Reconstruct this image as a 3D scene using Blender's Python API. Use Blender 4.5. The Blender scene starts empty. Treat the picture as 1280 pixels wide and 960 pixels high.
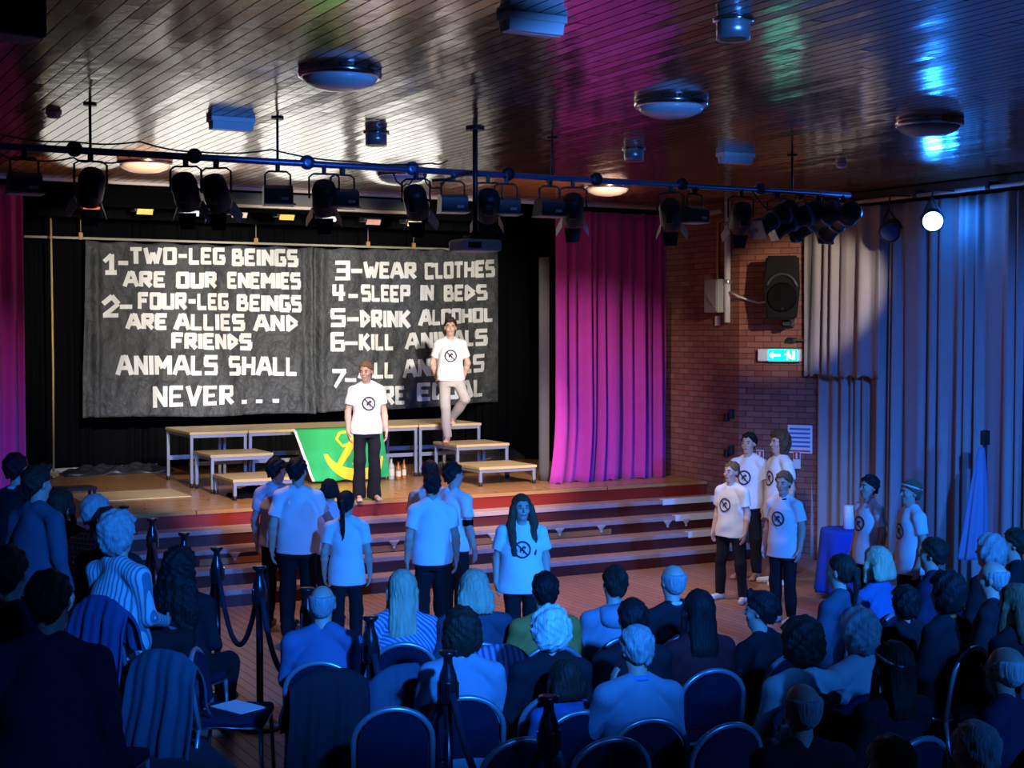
import bpy, bmesh, math, random
import numpy as np
from mathutils import Vector, Matrix
from mathutils.bvhtree import BVHTree

scene = bpy.context.scene
col = scene.collection
R = math.radians
random.seed(7)

# ------------------------------------------------------------------ camera
CAM_H, FPX, YAW, PITCH = 2.9, 1810.0, R(28.2), R(2.057)
cam_data = bpy.data.cameras.new('camera')
cam_data.sensor_width = 36.0
cam_data.lens = FPX / 1280.0 * 36.0
cam_data.clip_end = 200
cam = bpy.data.objects.new('camera', cam_data)
col.objects.link(cam)
cam.location = (0, 0, CAM_H)
cam.rotation_euler = (math.pi / 2 - PITCH, 0, -YAW)
scene.camera = cam

scene.view_settings.view_transform = 'Standard'
scene.view_settings.look = 'None'
scene.view_settings.gamma = 1.0
scene.view_settings.use_curve_mapping = False
scene.view_settings.exposure = 0.0
try:
    scene.cycles.use_denoising = True
    scene.cycles.max_bounces = 6
    scene.cycles.sample_clamp_indirect = 4.0
except Exception:
    pass

# ------------------------------------------------------------------ world: a dim blue night-time hall
world = bpy.data.worlds.new('world')
scene.world = world
world.use_nodes = True
bg = world.node_tree.nodes['Background']
bg.inputs[0].default_value = (0.02, 0.05, 0.16, 1)
bg.inputs[1].default_value = 0.12

# ------------------------------------------------------------------ lights of the hall, with added fills
def aim(o, target):
    d = Vector(target) - o.location
    o.rotation_euler = d.to_track_quat('-Z', 'Y').to_euler()

def spot(name, loc, target, power, color, angle, blend=0.3, radius=0.08, sx=1.0):
    l = bpy.data.lights.new(name, 'SPOT')
    l.energy = power; l.color = color; l.spot_size = R(angle); l.spot_blend = blend
    l.shadow_soft_size = radius
    o = bpy.data.objects.new(name, l); col.objects.link(o)
    o.location = loc; aim(o, target); o.scale = (sx, 1, 1)
    return o

def area(name, loc, target, power, color, w, h):
    l = bpy.data.lights.new(name, 'AREA'); l.shape = 'RECTANGLE'
    l.energy = power; l.color = color; l.size = w; l.size_y = h
    o = bpy.data.objects.new(name, l); col.objects.link(o)
    o.location = loc; aim(o, target)
    return o

WARM = (1.0, 0.86, 0.66); WHITE = (1.0, 0.95, 0.88); BLUE = (0.015, 0.205, 1.0)
# the lanterns on the lighting bar, aimed at the banners and the stage
spot('wash_light', (3.0, 11.6, 4.0), (5.2, 20.5, 3.1), 2200, WHITE, 30, 0.7)
spot('wash_light', (5.0, 11.6, 4.0), (7.0, 20.5, 3.0), 2200, WHITE, 30, 0.7)
spot('wash_light', (6.8, 11.6, 4.0), (9.0, 20.5, 2.9), 2500, WHITE, 30, 0.7)
spot('key_light', (4.6, 11.6, 4.0), (5.8, 18.0, 0.95), 1700, WARM, 37, 0.7)
spot('key_light', (7.6, 11.6, 4.0), (8.2, 17.6, 0.9), 2000, WARM, 37, 0.7)
spot('curtain_light', (5.9, 12.2, 3.9), (9.85, 16.5, 2.1), 1000, (1.0, 0.78, 0.95), 32, 1.0)
spot('curtain_light', (0.9, 12.0, 3.9), (2.0, 16.6, 2.0), 200, (1.0, 0.55, 0.9), 34, 0.8)
# added fill lamps, not lanterns: warm on steps, floor and ceiling boards, pale on faces
spot('step_fill', (6.8, 14.3, 4.4), (7.6, 14.9, 0.2), 420, (1.0, 0.68, 0.60), 100, 0.9, 0.08)
spot('floor_fill', (8.0, 12.6, 4.2), (8.6, 12.4, 0.0), 160, (1.0, 0.66, 0.56), 70, 0.9, 0.08)
spot('floor_fill', (4.4, 13.6, 4.2), (4.4, 12.4, 0.0), 150, (1.0, 0.66, 0.52), 62, 0.9, 0.08)
spot('face_fill', (7.0, 9.6, 4.2), (10.1, 13.5, 0.9), 430, (0.74, 0.83, 1.0), 36, 0.8, 0.08)
spot('ceiling_warm_fill', (3.6, 12.4, 3.8), (3.8, 15.0, 4.72), 650, (1.0, 0.58, 0.30), 18, 0.5, 0.1, 3.6)
spot('ceiling_warm_fill', (8.2, 12.4, 3.8), (8.4, 15.0, 4.72), 650, (1.0, 0.58, 0.30), 18, 0.5, 0.1, 3.6)
for _x, _p in ((3.4, 11), (4.6, 16), (5.8, 19), (7.0, 21)):   # added lamps, unseen: white glare along the ceiling boards
    spot('ceiling_glare_fill', (_x, 15.9, 4.16), (_x - 1.2, 9.0, 4.66), _p, (1.0, 0.96, 0.88), 30, 0.8, 0.5, 2.0)
# blue wash over the audience from the back of the hall; blue_fill added for the near rows
spot('blue_wash', (2.6, 1.0, 4.3), (4.6, 11.2, 0.8), 5600, BLUE, 30, 0.8, 0.15, 1.6)
spot('blue_wash', (7.2, 0.6, 4.3), (8.4, 10.8, 0.8), 5600, BLUE, 30, 0.8, 0.15, 1.6)
spot('fixture_blue', (4.6, 2.0, 3.9), (5.6, 11.0, 4.75), 1700, (0.05, 0.25, 1.0), 10, 0.4, 0.1, 4.0)
spot('fixture_blue', (4.6, 2.0, 3.9), (6.72, 10.85, 3.64), 1500, (0.05, 0.25, 1.0), 3, 0.3, 0.05)  # added narrow beam that only tints the projector blue
spot('blue_fill', (1.6, -1.5, 4.2), (1.4, 6.3, 1.3), 420, BLUE, 40, 0.8, 0.15)
spot('blue_fill', (6.6, -1.2, 4.2), (7.0, 5.6, 0.9), 1400, BLUE, 44, 0.8, 0.15, 1.3)
# the blue par can on the right-hand rail, and the neutral lamp by the brick wall
spot('blue_lamp_beam', (11.3, 12.05, 4.12), (6.0, 7.0, 0.8), 200, BLUE, 80, 0.6, 0.08)
spot('curtain_wash', (7.6, 5.2, 4.2), (12.0, 11.9, 1.7), 2300, (0.04, 0.20, 1.0), 36, 1.0, 0.1)
spot('wall_lamp', (9.9, 9.6, 4.25), (12.0, 14.8, 3.2), 800, (1.0, 0.84, 0.64), 21, 0.6, 0.05)

# ------------------------------------------------------------------ pixel rays -> world points
_F = Vector((math.sin(YAW) * math.cos(PITCH), math.cos(YAW) * math.cos(PITCH), -math.sin(PITCH)))
_RT = Vector((math.cos(YAW), -math.sin(YAW), 0)); _UP = _RT.cross(_F)
def ray(u, v): return _F + _RT * ((u - 640) / FPX) + _UP * ((480 - v) / FPX)
CAM = Vector((0, 0, CAM_H))
def atY(u, v, Y):
    r = ray(u, v); return CAM + r * (Y / r.y)
def atX(u, v, X):
    r = ray(u, v); return CAM + r * (X / r.x)
def atZ(u, v, Z):
    r = ray(u, v); return CAM + r * ((Z - CAM_H) / r.z)

# ------------------------------------------------------------------ scene helpers
def tag(o, label=None, cat=None, group=None, kind=None):
    if label: o['label'] = label
    if cat: o['category'] = cat
    if group: o['group'] = group
    if kind: o['kind'] = kind
    return o

def thing(name, label, cat, loc=(0, 0, 0), rz=0.0, group=None):
    o = bpy.data.objects.new(name, None); col.objects.link(o)
    o.empty_display_size = 0.1
    o.location = loc; o.rotation_euler = (0, 0, rz)
    return tag(o, label, cat, group)

def dup(root, loc, rz=None, label=None, group=None, rot=None):
    r = root.copy(); col.objects.link(r); r.location = loc
    if rz is not None: r.rotation_euler = (0, 0, rz)
    if rot is not None: r.rotation_euler = rot
    if label: r['label'] = label
    if group: r['group'] = group
    for ch in list(root.children):
        c = ch.copy(); col.objects.link(c); c.parent = r
        for g in list(ch.children):
            d = g.copy(); col.objects.link(d); d.parent = c
    return r

class MB:
    """collects shapes in one bmesh"""
    def __init__(self): self.bm = bmesh.new()
    def quad(self, pts, mi=0):
        vs = [self.bm.verts.new(p) for p in pts]
        f = self.bm.faces.new(vs); f.material_index = mi; return f
    def box(self, c, s, rz=0.0, bevel=0.0, M=None):
        m = Matrix.Translation(c) @ Matrix.Rotation(rz, 4, 'Z') @ (M or Matrix()) @ Matrix.Diagonal((s[0], s[1], s[2], 1))
        r = bmesh.ops.create_cube(self.bm, size=1.0, matrix=m)
        if bevel > 0:
            es = list({e for v in r['verts'] for e in v.link_edges})
            bmesh.ops.bevel(self.bm, geom=es, offset=bevel, segments=2, affect='EDGES', profile=0.5)
        return self
    def lathe(self, prof, seg=24, M=None, cap=True):
        M = M or Matrix()
        rings = []
        for (r, z) in prof:
            rings.append([self.bm.verts.new(M @ Vector((r * math.cos(2 * math.pi * i / seg), r * math.sin(2 * math.pi * i / seg), z))) for i in range(seg)])
        for a, b in zip(rings, rings[1:]):
            for i in range(seg):
                f = self.bm.faces.new((a[i], a[(i + 1) % seg], b[(i + 1) % seg], b[i])); f.smooth = True
        if cap:
            self.bm.faces.new(rings[0][::-1]); self.bm.faces.new(rings[-1])
        return self
    def tube(self, pts, r, seg=8, closed=False, r2=None):
        pts = [Vector(p) for p in pts]; n = len(pts)
        rings = []; prev = None
        for i, p in enumerate(pts):
            if closed: t = pts[(i + 1) % n] - pts[i - 1]
            elif i == 0: t = pts[1] - p
            elif i == n - 1: t = p - pts[i - 1]
            else: t = (pts[i + 1] - pts[i - 1])
            t.normalize()
            if prev is None:
                a = Vector((0, 0, 1)) if abs(t.z) < 0.9 else Vector((1, 0, 0))
                nx = t.cross(a).normalized()
            else:
                nx = (prev - t * prev.dot(t)).normalized()
            prev = nx; ny = t.cross(nx)
            rr = r if r2 is None else r + (r2 - r) * i / max(1, n - 1)
            rings.append([self.bm.verts.new(p + (nx * math.cos(2 * math.pi * k / seg) + ny * math.sin(2 * math.pi * k / seg)) * rr) for k in range(seg)])
        pr = list(zip(rings, rings[1:])) + ([(rings[-1], rings[0])] if closed else [])
        for a, b in pr:
            for k in range(seg):
                f = self.bm.faces.new((a[k], a[(k + 1) % seg], b[(k + 1) % seg], b[k])); f.smooth = True
        if not closed:
            self.bm.faces.new(rings[0][::-1]); self.bm.faces.new(rings[-1])
        return self
    def ball(self, c, r, seg=12, M=None):
        r = (r, r, r) if not hasattr(r, '__len__') else r
        m = Matrix.Translation(c) @ (M or Matrix()) @ Matrix.Diagonal((r[0], r[1], r[2], 1))
        ret = bmesh.ops.create_uvsphere(self.bm, u_segments=seg, v_segments=max(6, seg // 2 + 2), radius=1.0, matrix=m)
        for v in ret['verts']:
            for f in v.link_faces: f.smooth = True
        return self
    def build(self, name, m, parent=None):
        me = bpy.data.meshes.new(name)
        bmesh.ops.recalc_face_normals(self.bm, faces=self.bm.faces)
        self.bm.to_mesh(me); self.bm.free()
        for mm in (m if isinstance(m, (list, tuple)) else [m]): me.materials.append(mm)
        o = bpy.data.objects.new(name, me); col.objects.link(o)
        if parent: o.parent = parent
        return o

def grid_mesh(name, fn, nu, nv, m, parent=None, thick=0.0, smooth=True):
    """fn(i/nu, j/nv) -> point"""
    me = bpy.data.meshes.new(name)
    vs = [tuple(fn(i / nu, j / nv)) for j in range(nv + 1) for i in range(nu + 1)]
    fs = [(j * (nu + 1) + i, j * (nu + 1) + i + 1, (j + 1) * (nu + 1) + i + 1, (j + 1) * (nu + 1) + i) for j in range(nv) for i in range(nu)]
    me.from_pydata(vs, [], fs)
    me.polygons.foreach_set('use_smooth', [smooth] * len(fs))
    me.materials.append(m)
    o = bpy.data.objects.new(name, me); col.objects.link(o)
    if parent: o.parent = parent
    if thick > 0:
        md = o.modifiers.new('solid', 'SOLIDIFY'); md.thickness = thick; md.offset = 0
    return o

# ------------------------------------------------------------------ materials
_mats = {}
def mat(name, color, rough=0.7, metal=0.0, bump=0.0, bscale=80.0, var=0.0, vscale=6.0, sheen=0.0, spec=0.5, emit=None, estr=0.0, stretch=(1, 1, 1), bdist=0.01):
    if name in _mats: return _mats[name]
    m = bpy.data.materials.new(name); m.use_nodes = True
    nt = m.node_tree; b = nt.nodes['Principled BSDF']
    b.inputs['Base Color'].default_value = (*color, 1); b.inputs['Roughness'].default_value = rough
    b.inputs['Metallic'].default_value = metal; b.inputs['Specular IOR Level'].default_value = spec
    if sheen: b.inputs['Sheen Weight'].default_value = sheen
    if emit:
        b.inputs['Emission Color'].default_value = (*emit, 1); b.inputs['Emission Strength'].default_value = estr
    if bump or var:
        tc = nt.nodes.new('ShaderNodeTexCoord'); mp = nt.nodes.new('ShaderNodeMapping')
        mp.inputs['Scale'].default_value = stretch
        nt.links.new(tc.outputs['Object'], mp.inputs['Vector'])
    if var:
        n = nt.nodes.new('ShaderNodeTexNoise'); n.inputs['Scale'].default_value = vscale; n.inputs['Detail'].default_value = 4
        nt.links.new(mp.outputs[0], n.inputs['Vector'])
        mx = nt.nodes.new('ShaderNodeMix'); mx.data_type = 'RGBA'
        lo = [c * (1 - var) for c in color]; hi = [min(1, c * (1 + var)) for c in color]
        mx.inputs[6].default_value = (*lo, 1); mx.inputs[7].default_value = (*hi, 1)
        nt.links.new(n.outputs['Fac'], mx.inputs[0]); nt.links.new(mx.outputs[2], b.inputs['Base Color'])
    if bump:
        n2 = nt.nodes.new('ShaderNodeTexNoise'); n2.inputs['Scale'].default_value = bscale; n2.inputs['Detail'].default_value = 3
        nt.links.new(mp.outputs[0], n2.inputs['Vector'])
        bp = nt.nodes.new('ShaderNodeBump'); bp.inputs['Strength'].default_value = bump; bp.inputs['Distance'].default_value = bdist
        nt.links.new(n2.outputs['Fac'], bp.inputs['Height']); nt.links.new(bp.outputs[0], b.inputs['Normal'])
    _mats[name] = m
    return m

def cloth(name, c, **k): return mat(name, c, rough=0.9, bump=0.25, bscale=120, var=k.pop('var', 0.12), vscale=k.pop('vscale', 9), spec=0.2, **k)

M_BLACK = mat('black_paint', (0.012, 0.012, 0.014), 0.45, bump=0.05)
M_BLACKCLOTH = mat('black_drape', (0.0035, 0.0038, 0.0045), 0.95, bump=0.2, spec=0.05)
M_VOID = mat('matt_black', (0.002, 0.002, 0.0022), 1.0, spec=0.0)
M_STEEL = mat('grey_steel', (0.42, 0.45, 0.50), 0.35, 0.6)
M_CHROME = mat('chrome', (0.75, 0.76, 0.8), 0.15, 1.0)
M_BARBLUE = mat('painted_bar', (0.16, 0.22, 0.42), 0.35, 0.7)
M_WHITE = mat('white_plastic', (0.78, 0.78, 0.76), 0.5)
M_PLY = mat('pale_wood_top', (0.62, 0.44, 0.20), 0.45, bump=0.05, bscale=40, var=0.15, vscale=4, stretch=(1, 8, 8))
M_SKIN = mat('skin', (0.58, 0.36, 0.27), 0.55, var=0.06, vscale=20)
M_SKIN2 = mat('tan_skin', (0.36, 0.18, 0.11), 0.55, var=0.06, vscale=20)
M_EYEW = mat('eye_white', (0.42, 0.40, 0.38), 0.5)
M_IRIS = mat('eye_iris', (0.03, 0.02, 0.015), 0.2)
M_LIP = mat('lip_colour', (0.42, 0.16, 0.13), 0.5)
M_TEE = cloth('white_tee', (0.80, 0.80, 0.80), var=0.05)
M_INK = mat('dark_print', (0.05, 0.03, 0.05), 0.8)
M_TROUSER = cloth('black_trousers', (0.012, 0.012, 0.015))
M_GREYTR = cloth('grey_joggers', (0.38, 0.34, 0.32))

def planks_mat(name, cA, cB, w, axis, rough, seam_depth, ior=1.5, bump_l=0.0, tilt=0.0, coat=0.0, grain=0.3, seam_dark=0.12):
    """long boards of width w; axis = coordinate across the boards"""
    m = bpy.data.materials.new(name); m.use_nodes = True
    nt = m.node_tree; L = nt.links; N = nt.nodes; b = N['Principled BSDF']
    tc = N.new('ShaderNodeTexCoord'); sp = N.new('ShaderNodeSeparateXYZ'); L.new(tc.outputs['Object'], sp.inputs[0])
    def math_(op, a, bb=None):
        n = N.new('ShaderNodeMath'); n.operation = op
        for k, x in ((0, a), (1, bb)):
            if x is None: continue
            if isinstance(x, (int, float)): n.inputs[k].default_value = x
            else: L.new(x, n.inputs[k])
        return n.outputs[0]
    across = sp.outputs[axis]; along = sp.outputs['Y' if axis == 'X' else 'X']
    q = math_('DIVIDE', across, w); idx = math_('FLOOR', q); fr = math_('SUBTRACT', q, idx)
    wn = N.new('ShaderNodeTexWhiteNoise'); wn.noise_dimensions = '1D'; L.new(idx, wn.inputs['W'])
    edge = math_('MINIMUM', fr, math_('SUBTRACT', 1.0, fr))          # 0 at the seam
    seam = math_('LESS_THAN', edge, 0.045)
    # board ends
    off = math_('ADD', math_('DIVIDE', along, 2.7), math_('MULTIPLY', wn.outputs['Value'], 7.3))
    fe = math_('SUBTRACT', off, math_('FLOOR', off)); endj = math_('LESS_THAN', fe, 0.004)
    dark = math_('MAXIMUM', seam, endj)
    cell = math_('FLOOR', off)
    wn2 = N.new('ShaderNodeTexWhiteNoise'); wn2.noise_dimensions = '2D'
    cb = N.new('ShaderNodeCombineXYZ'); L.new(idx, cb.inputs[0]); L.new(cell, cb.inputs[1]); L.new(cb.outputs[0], wn2.inputs['Vector'])
    mp = N.new('ShaderNodeMapping'); mp.inputs['Scale'].default_value = (30, 1.5, 1) if axis == 'X' else (1.5, 30, 1)
    L.new(tc.outputs['Object'], mp.inputs[0])
    ns = N.new('ShaderNodeTexNoise'); ns.inputs['Scale'].default_value = 1.0; ns.inputs['Detail'].default_value = 5; L.new(mp.outputs[0], ns.inputs['Vector'])
    f = math_('ADD', math_('MULTIPLY', wn2.outputs['Value'], 1.0 - grain), math_('MULTIPLY', ns.outputs['Fac'], grain))
    mx = N.new('ShaderNodeMix'); mx.data_type = 'RGBA'; mx.inputs[6].default_value = (*cA, 1); mx.inputs[7].default_value = (*cB, 1)
    L.new(f, mx.inputs[0])
    mx2 = N.new('ShaderNodeMix'); mx2.data_type = 'RGBA'; mx2.inputs[7].default_value = (cA[0] * seam_dark, cA[1] * seam_dark, cA[2] * seam_dark, 1)
    L.new(dark, mx2.inputs[0]); L.new(mx.outputs[2], mx2.inputs[6]); L.new(mx2.outputs[2], b.inputs['Base Color'])
    L.new(math_('MULTIPLY', math_('SUBTRACT', 1.0, dark), 0.5), b.inputs['Specular IOR Level'])
    b.inputs['Roughness'].default_value = rough; b.inputs['IOR'].default_value = ior
    if coat: b.inputs['Coat Weight'].default_value = coat; b.inputs['Coat Roughness'].default_value = rough * .6
    # height: groove + tilt of each board + slow ripple across
    rip = N.new('ShaderNodeTexNoise'); rip.inputs['Scale'].default_value = 1.0; rip.inputs['Detail'].default_value = 2
    mp2 = N.new('ShaderNodeMapping'); mp2.inputs['Scale'].default_value = (9, 5, 1); L.new(tc.outputs['Object'], mp2.inputs[0])
    add = N.new('ShaderNodeVectorMath'); add.operation = 'ADD'; L.new(mp2.outputs[0], add.inputs[0])
    cb2 = N.new('ShaderNodeCombineXYZ'); L.new(math_('MULTIPLY', wn.outputs['Value'], 40.0), cb2.inputs[2]); L.new(cb2.outputs[0], add.inputs[1])
    L.new(add.outputs[0], rip.inputs['Vector'])
    tl = math_('MULTIPLY', math_('MULTIPLY', math_('SUBTRACT', wn2.outputs['Value'], 0.5), fr), tilt)
    hgt = math_('ADD', math_('ADD', math_('MULTIPLY', dark, -seam_depth), tl), math_('MULTIPLY', rip.outputs['Fac'], bump_l))
    bp = N.new('ShaderNodeBump'); bp.inputs['Strength'].default_value = 1.0; bp.inputs['Distance'].default_value = 1.0
    L.new(hgt, bp.inputs['Height']); L.new(bp.outputs[0], b.inputs['Normal'])
    return m

def brick_mat():
    m = bpy.data.materials.new('brick'); m.use_nodes = True
    nt = m.node_tree; L = nt.links; N = nt.nodes; b = N['Principled BSDF']
    tc = N.new('ShaderNodeTexCoord'); sp = N.new('ShaderNodeSeparateXYZ'); cb = N.new('ShaderNodeCombineXYZ')
    L.new(tc.outputs['Object'], sp.inputs[0]); L.new(sp.outputs['X'], cb.inputs[0]); L.new(sp.outputs['Z'], cb.inputs[1])
    br = N.new('ShaderNodeTexBrick'); br.inputs['Scale'].default_value = 1.0
    br.inputs['Brick Width'].default_value = 0.225; br.inputs['Row Height'].default_value = 0.075
    br.inputs['Mortar Size'].default_value = 0.005; br.inputs['Mortar Smooth'].default_value = 0.2; br.inputs['Bias'].default_value = -0.1
    br.inputs['Color1'].default_value = (0.25, 0.080, 0.055, 1); br.inputs['Color2'].default_value = (0.34, 0.135, 0.090, 1)
    br.inputs['Mortar'].default_value = (0.09, 0.042, 0.035, 1)
    L.new(cb.outputs[0], br.inputs['Vector'])
    ns = N.new('ShaderNodeTexNoise'); ns.inputs['Scale'].default_value = 25; L.new(tc.outputs['Object'], ns.inputs['Vector'])
    mx = N.new('ShaderNodeMix'); mx.data_type = 'RGBA'; mx.blend_type = 'MULTIPLY'; mx.inputs[0].default_value = 0.5
    L.new(br.outputs['Color'], mx.inputs[6]); L.new(ns.outputs['Color'], mx.inputs[7])
    L.new(br.outputs['Color'], b.inputs['Base Color'])
    bp = N.new('ShaderNodeBump'); bp.inputs['Strength'].default_value = 0.8; bp.inputs['Distance'].default_value = 0.008
    inv = N.new('ShaderNodeMath'); inv.operation = 'SUBTRACT'; inv.inputs[0].default_value = 1.0; L.new(br.outputs['Fac'], inv.inputs[1])
    ad = N.new('ShaderNodeMath'); ad.operation = 'MULTIPLY_ADD'; ad.inputs[1].default_value = 0.4
    L.new(ns.outputs['Fac'], ad.inputs[0]); L.new(inv.outputs[0], ad.inputs[2])
    L.new(ad.outputs[0], bp.inputs['Height']); L.new(bp.outputs[0], b.inputs['Normal'])
    b.inputs['Roughness'].default_value = 0.85
    return m

M_CEIL = planks_mat('varnished_ceiling_boards', (0.15, 0.062, 0.030), (0.26, 0.110, 0.055), 0.10, 'X', 0.14, 0.004, ior=6.0, bump_l=0.0026, tilt=0.006, coat=0.0)
M_FLOOR = planks_mat('hall_floor_boards', (0.34, 0.17, 0.11), (0.44, 0.23, 0.15), 0.09, 'X', 0.42, 0.0003, ior=1.5, seam_dark=0.7)
M_DECK = planks_mat('stage_floor_boards', (0.40, 0.18, 0.06), (0.58, 0.30, 0.12), 0.11, 'Y', 0.30, 0.001, ior=1.5, grain=0.45)
M_BRICK = brick_mat()
M_RISER = mat('dark_riser', (0.085, 0.010, 0.008), 0.45, bump=0.08, bscale=20, var=0.3, vscale=3, stretch=(0.4, 6, 6))
M_LIPRED = mat('red_brown_varnish', (0.24, 0.018, 0.010), 0.35, bump=0.08, bscale=20, var=0.3, vscale=3, stretch=(0.4, 6, 6))
M_TREAD = mat('worn_tread', (0.42, 0.28, 0.26), 0.6, bump=0.2, bscale=60, var=0.25, vscale=10)

# ================================================================== THE SETTING
LIP_Y, DECK_Z, STAGE_Y, WALL_X, CEIL_Z = 15.87, 0.90, 16.6, 11.5, 4.6
def struct(o): o['kind'] = 'structure'; return o

struct(MB().box((5.8, 6.3, -0.05), (13.6, 18.2, 0.1)).build('floor', M_FLOOR))
struct(MB().box((5.8, 6.3, CEIL_Z + 0.05), (13.6, 20.6, 0.1)).build('ceiling', M_CEIL))
M_WALLP = mat('painted_wall', (0.30, 0.24, 0.20), 0.8, bump=0.1)
struct(MB().box((-0.9, 6.3, 2.3), (0.2, 18.5, 4.6)).build('wall_left', M_WALLP))
struct(MB().box((5.8, -2.9, 2.3), (13.8, 0.2, 4.6)).build('wall_back', M_WALLP))
struct(MB().box((12.6, 5.5, 2.3), (0.2, 17.0, 4.6)).build('wall_right', M_WALLP))
def brick_wall(name, a, b, t=0.22):
    """a wall standing on the line a-b, its face on that line, thickness behind"""
    a = Vector((*a, 0)); b = Vector((*b, 0)); d = b - a; ln = d.length
    o = struct(MB().box((ln / 2, t / 2, 2.3), (ln, t, 4.6)).build(name, M_BRICK))
    o.location = a; o.rotation_euler = (0, 0, math.atan2(d.y, d.x)); return o
SPA, SPB = (11.5, 15.2), (12.5, 13.72)
brick_wall('wall_splay', SPA, SPB)     # placed so the face looks into the hall
for o in [x for x in col.objects if x.name == 'wall_splay']:
    o.location = (SPB[0], SPB[1], 0); d = Vector((SPA[0] - SPB[0], SPA[1] - SPB[1])); o.rotation_euler = (0, 0, math.atan2(d.y, d.x)); 
    o.scale = (1, -1, 1)
w = brick_wall('wall_side', (11.5, 15.2), (11.5, 21.6)); w.scale = (1, -1, 1)
# the stage house: black side, back and lid
struct(MB().box((6.2, 21.7, 2.6), (11.4, 0.2, 5.4)).build('wall_stage', M_VOID))
struct(MB().box((0.75, 19.1, 2.6), (0.2, 5.0, 5.4)).build('wall_wing', M_VOID))
struct(MB().box((6.1, 19.15, 5.0), (11.0, 5.1, 0.1)).build('ceiling_stage', M_VOID))
# stage deck with its red-brown front, and four steps
struct(MB().box((6.15, 18.75, DECK_Z - 0.02), (10.68, 5.76, 0.04)).build('stage_floor', M_DECK))
struct(MB().box((6.15, 18.75, 0.43), (10.66, 5.74, 0.86)).build('stage_base', M_LIPRED))
TR = [(15.60, 0.72), (15.33, 0.54), (15.06, 0.36), (14.79, 0.18)]
for y, z in TR:
    y2 = 15.87
    struct(MB().box((6.15, (y + y2) / 2, (z - 0.055) / 2), (10.66, y2 - y, z - 0.055), bevel=0.0).build('stage_step', M_RISER))
    struct(MB().box((6.15, (y + y2) / 2 - 0.012, z - 0.0275), (10.68, y2 - y + 0.02, 0.055), bevel=0.006).build('step_tread', M_TREAD))
# pale orange board let into the third riser
m_or = mat('orange_board', (0.42, 0.15, 0.04), 0.5, var=0.3, vscale=4, stretch=(0.5, 5, 5))
struct(MB().box(((atY(250, 672, 15.3).x + atY(765, 660, 15.3).x) / 2, 15.325, 0.405), (atY(765, 660, 15.3).x - atY(250, 672, 15.3).x, 0.02, 0.07)).build('trim_1', m_or))
# ceiling edge moulding and the black void above the stage opening
struct(MB().box((6.2, 16.59, 4.585), (10.9, 0.04, 0.03)).build('trim_2', mat('pale_moulding', (0.55, 0.45, 0.36), 0.6)))
struct(MB().box((6.2, 17.05, 4.48), (10.9, 0.05, 0.26)).build('trim_3', M_VOID))
struct(MB().box(((4.74 + 7.83) / 2, 16.85, 4.49), (7.83 - 4.74, 0.05, 0.15)).build('trim_4', mat('grey_pelmet', (0.10, 0.095, 0.09), 0.7, bump=0.1, var=0.2)))
struct(MB().box(((4.70 + 7.86) / 2, 16.83, 4.405), (7.86 - 4.70, 0.10, 0.03)).build('trim_5', mat('cream_edge', (0.50, 0.42, 0.28), 0.6)))
# brown pelmet round the hall on the right and dark soffit band
struct(MB().box((12.2, 7.0, 4.52), (0.25, 14.0, 0.14)).build('trim_6', mat('dark_soffit', (0.05, 0.025, 0.02), 0.5)))

# white tape and brackets on the steps
for (u0, u1, v, k) in ((827, 899, 624, 0), (843, 899, 647, 1), (859, 899, 669, 2)):
    y, z = TR[k]
    xa, xb = atY(u0, v, y).x, 11.45
    o = MB().box(((xa + xb) / 2, y + 0.015, z + 0.0045), (xb - xa, 0.09, 0.008), bevel=0.002).box(((xa + xb) / 2, y - 0.028, z - 0.028), (xb - xa, 0.010, 0.075), bevel=0.002).build('tread_strip', mat('white_tape', (0.85, 0.85, 0.85), 0.5))
    tag(o, ['longest and highest white tape strip on the stage steps, right end', 'white tape strip on the second stage step, right end', 'shortest and lowest white tape strip on the stage steps'][k], 'tape')
mo = mat('cream_plaster', (0.55, 0.42, 0.34), 0.6)
orn = [(293, 692, 'third from the left'), (450, 676, '')] 
names = ['leftmost small cream bracket on the riser of the stage steps', 'small cream bracket on the stage steps between the two groups of youngsters', 'small cream bracket on the riser just right of the long-haired girl', 'small cream bracket on the riser right of centre of the steps', 'small cream bracket nearest the middle of the clear steps', 'small cream bracket near the white tape strips', 'rightmost small cream bracket on the riser of the stage steps']
for k, (u, v) in enumerate(((293, 690), (492, 675), (615, 668), (699, 662), (751, 659), (834, 653), (857, 652))):
    p = atY(u, v, 15.32); p.z = 0.47
    t = thing('step_bracket', names[k], 'bracket', (p.x, 15.32, 0.42))
    MB().lathe([(0.012, 0), (0.02, 0.01), (0.03, 0.03), (0.062, 0.06), (0.066, 0.075)], 16, Matrix.Diagonal((1, 0.35, 1, 1)) @ Matrix.Translation((0, -0.03, 0))).build('corbel', mo, t)
    MB().ball((0, -0.012, -0.008), (0.018, 0.012, 0.014)).build('boss', mo, t)

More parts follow.
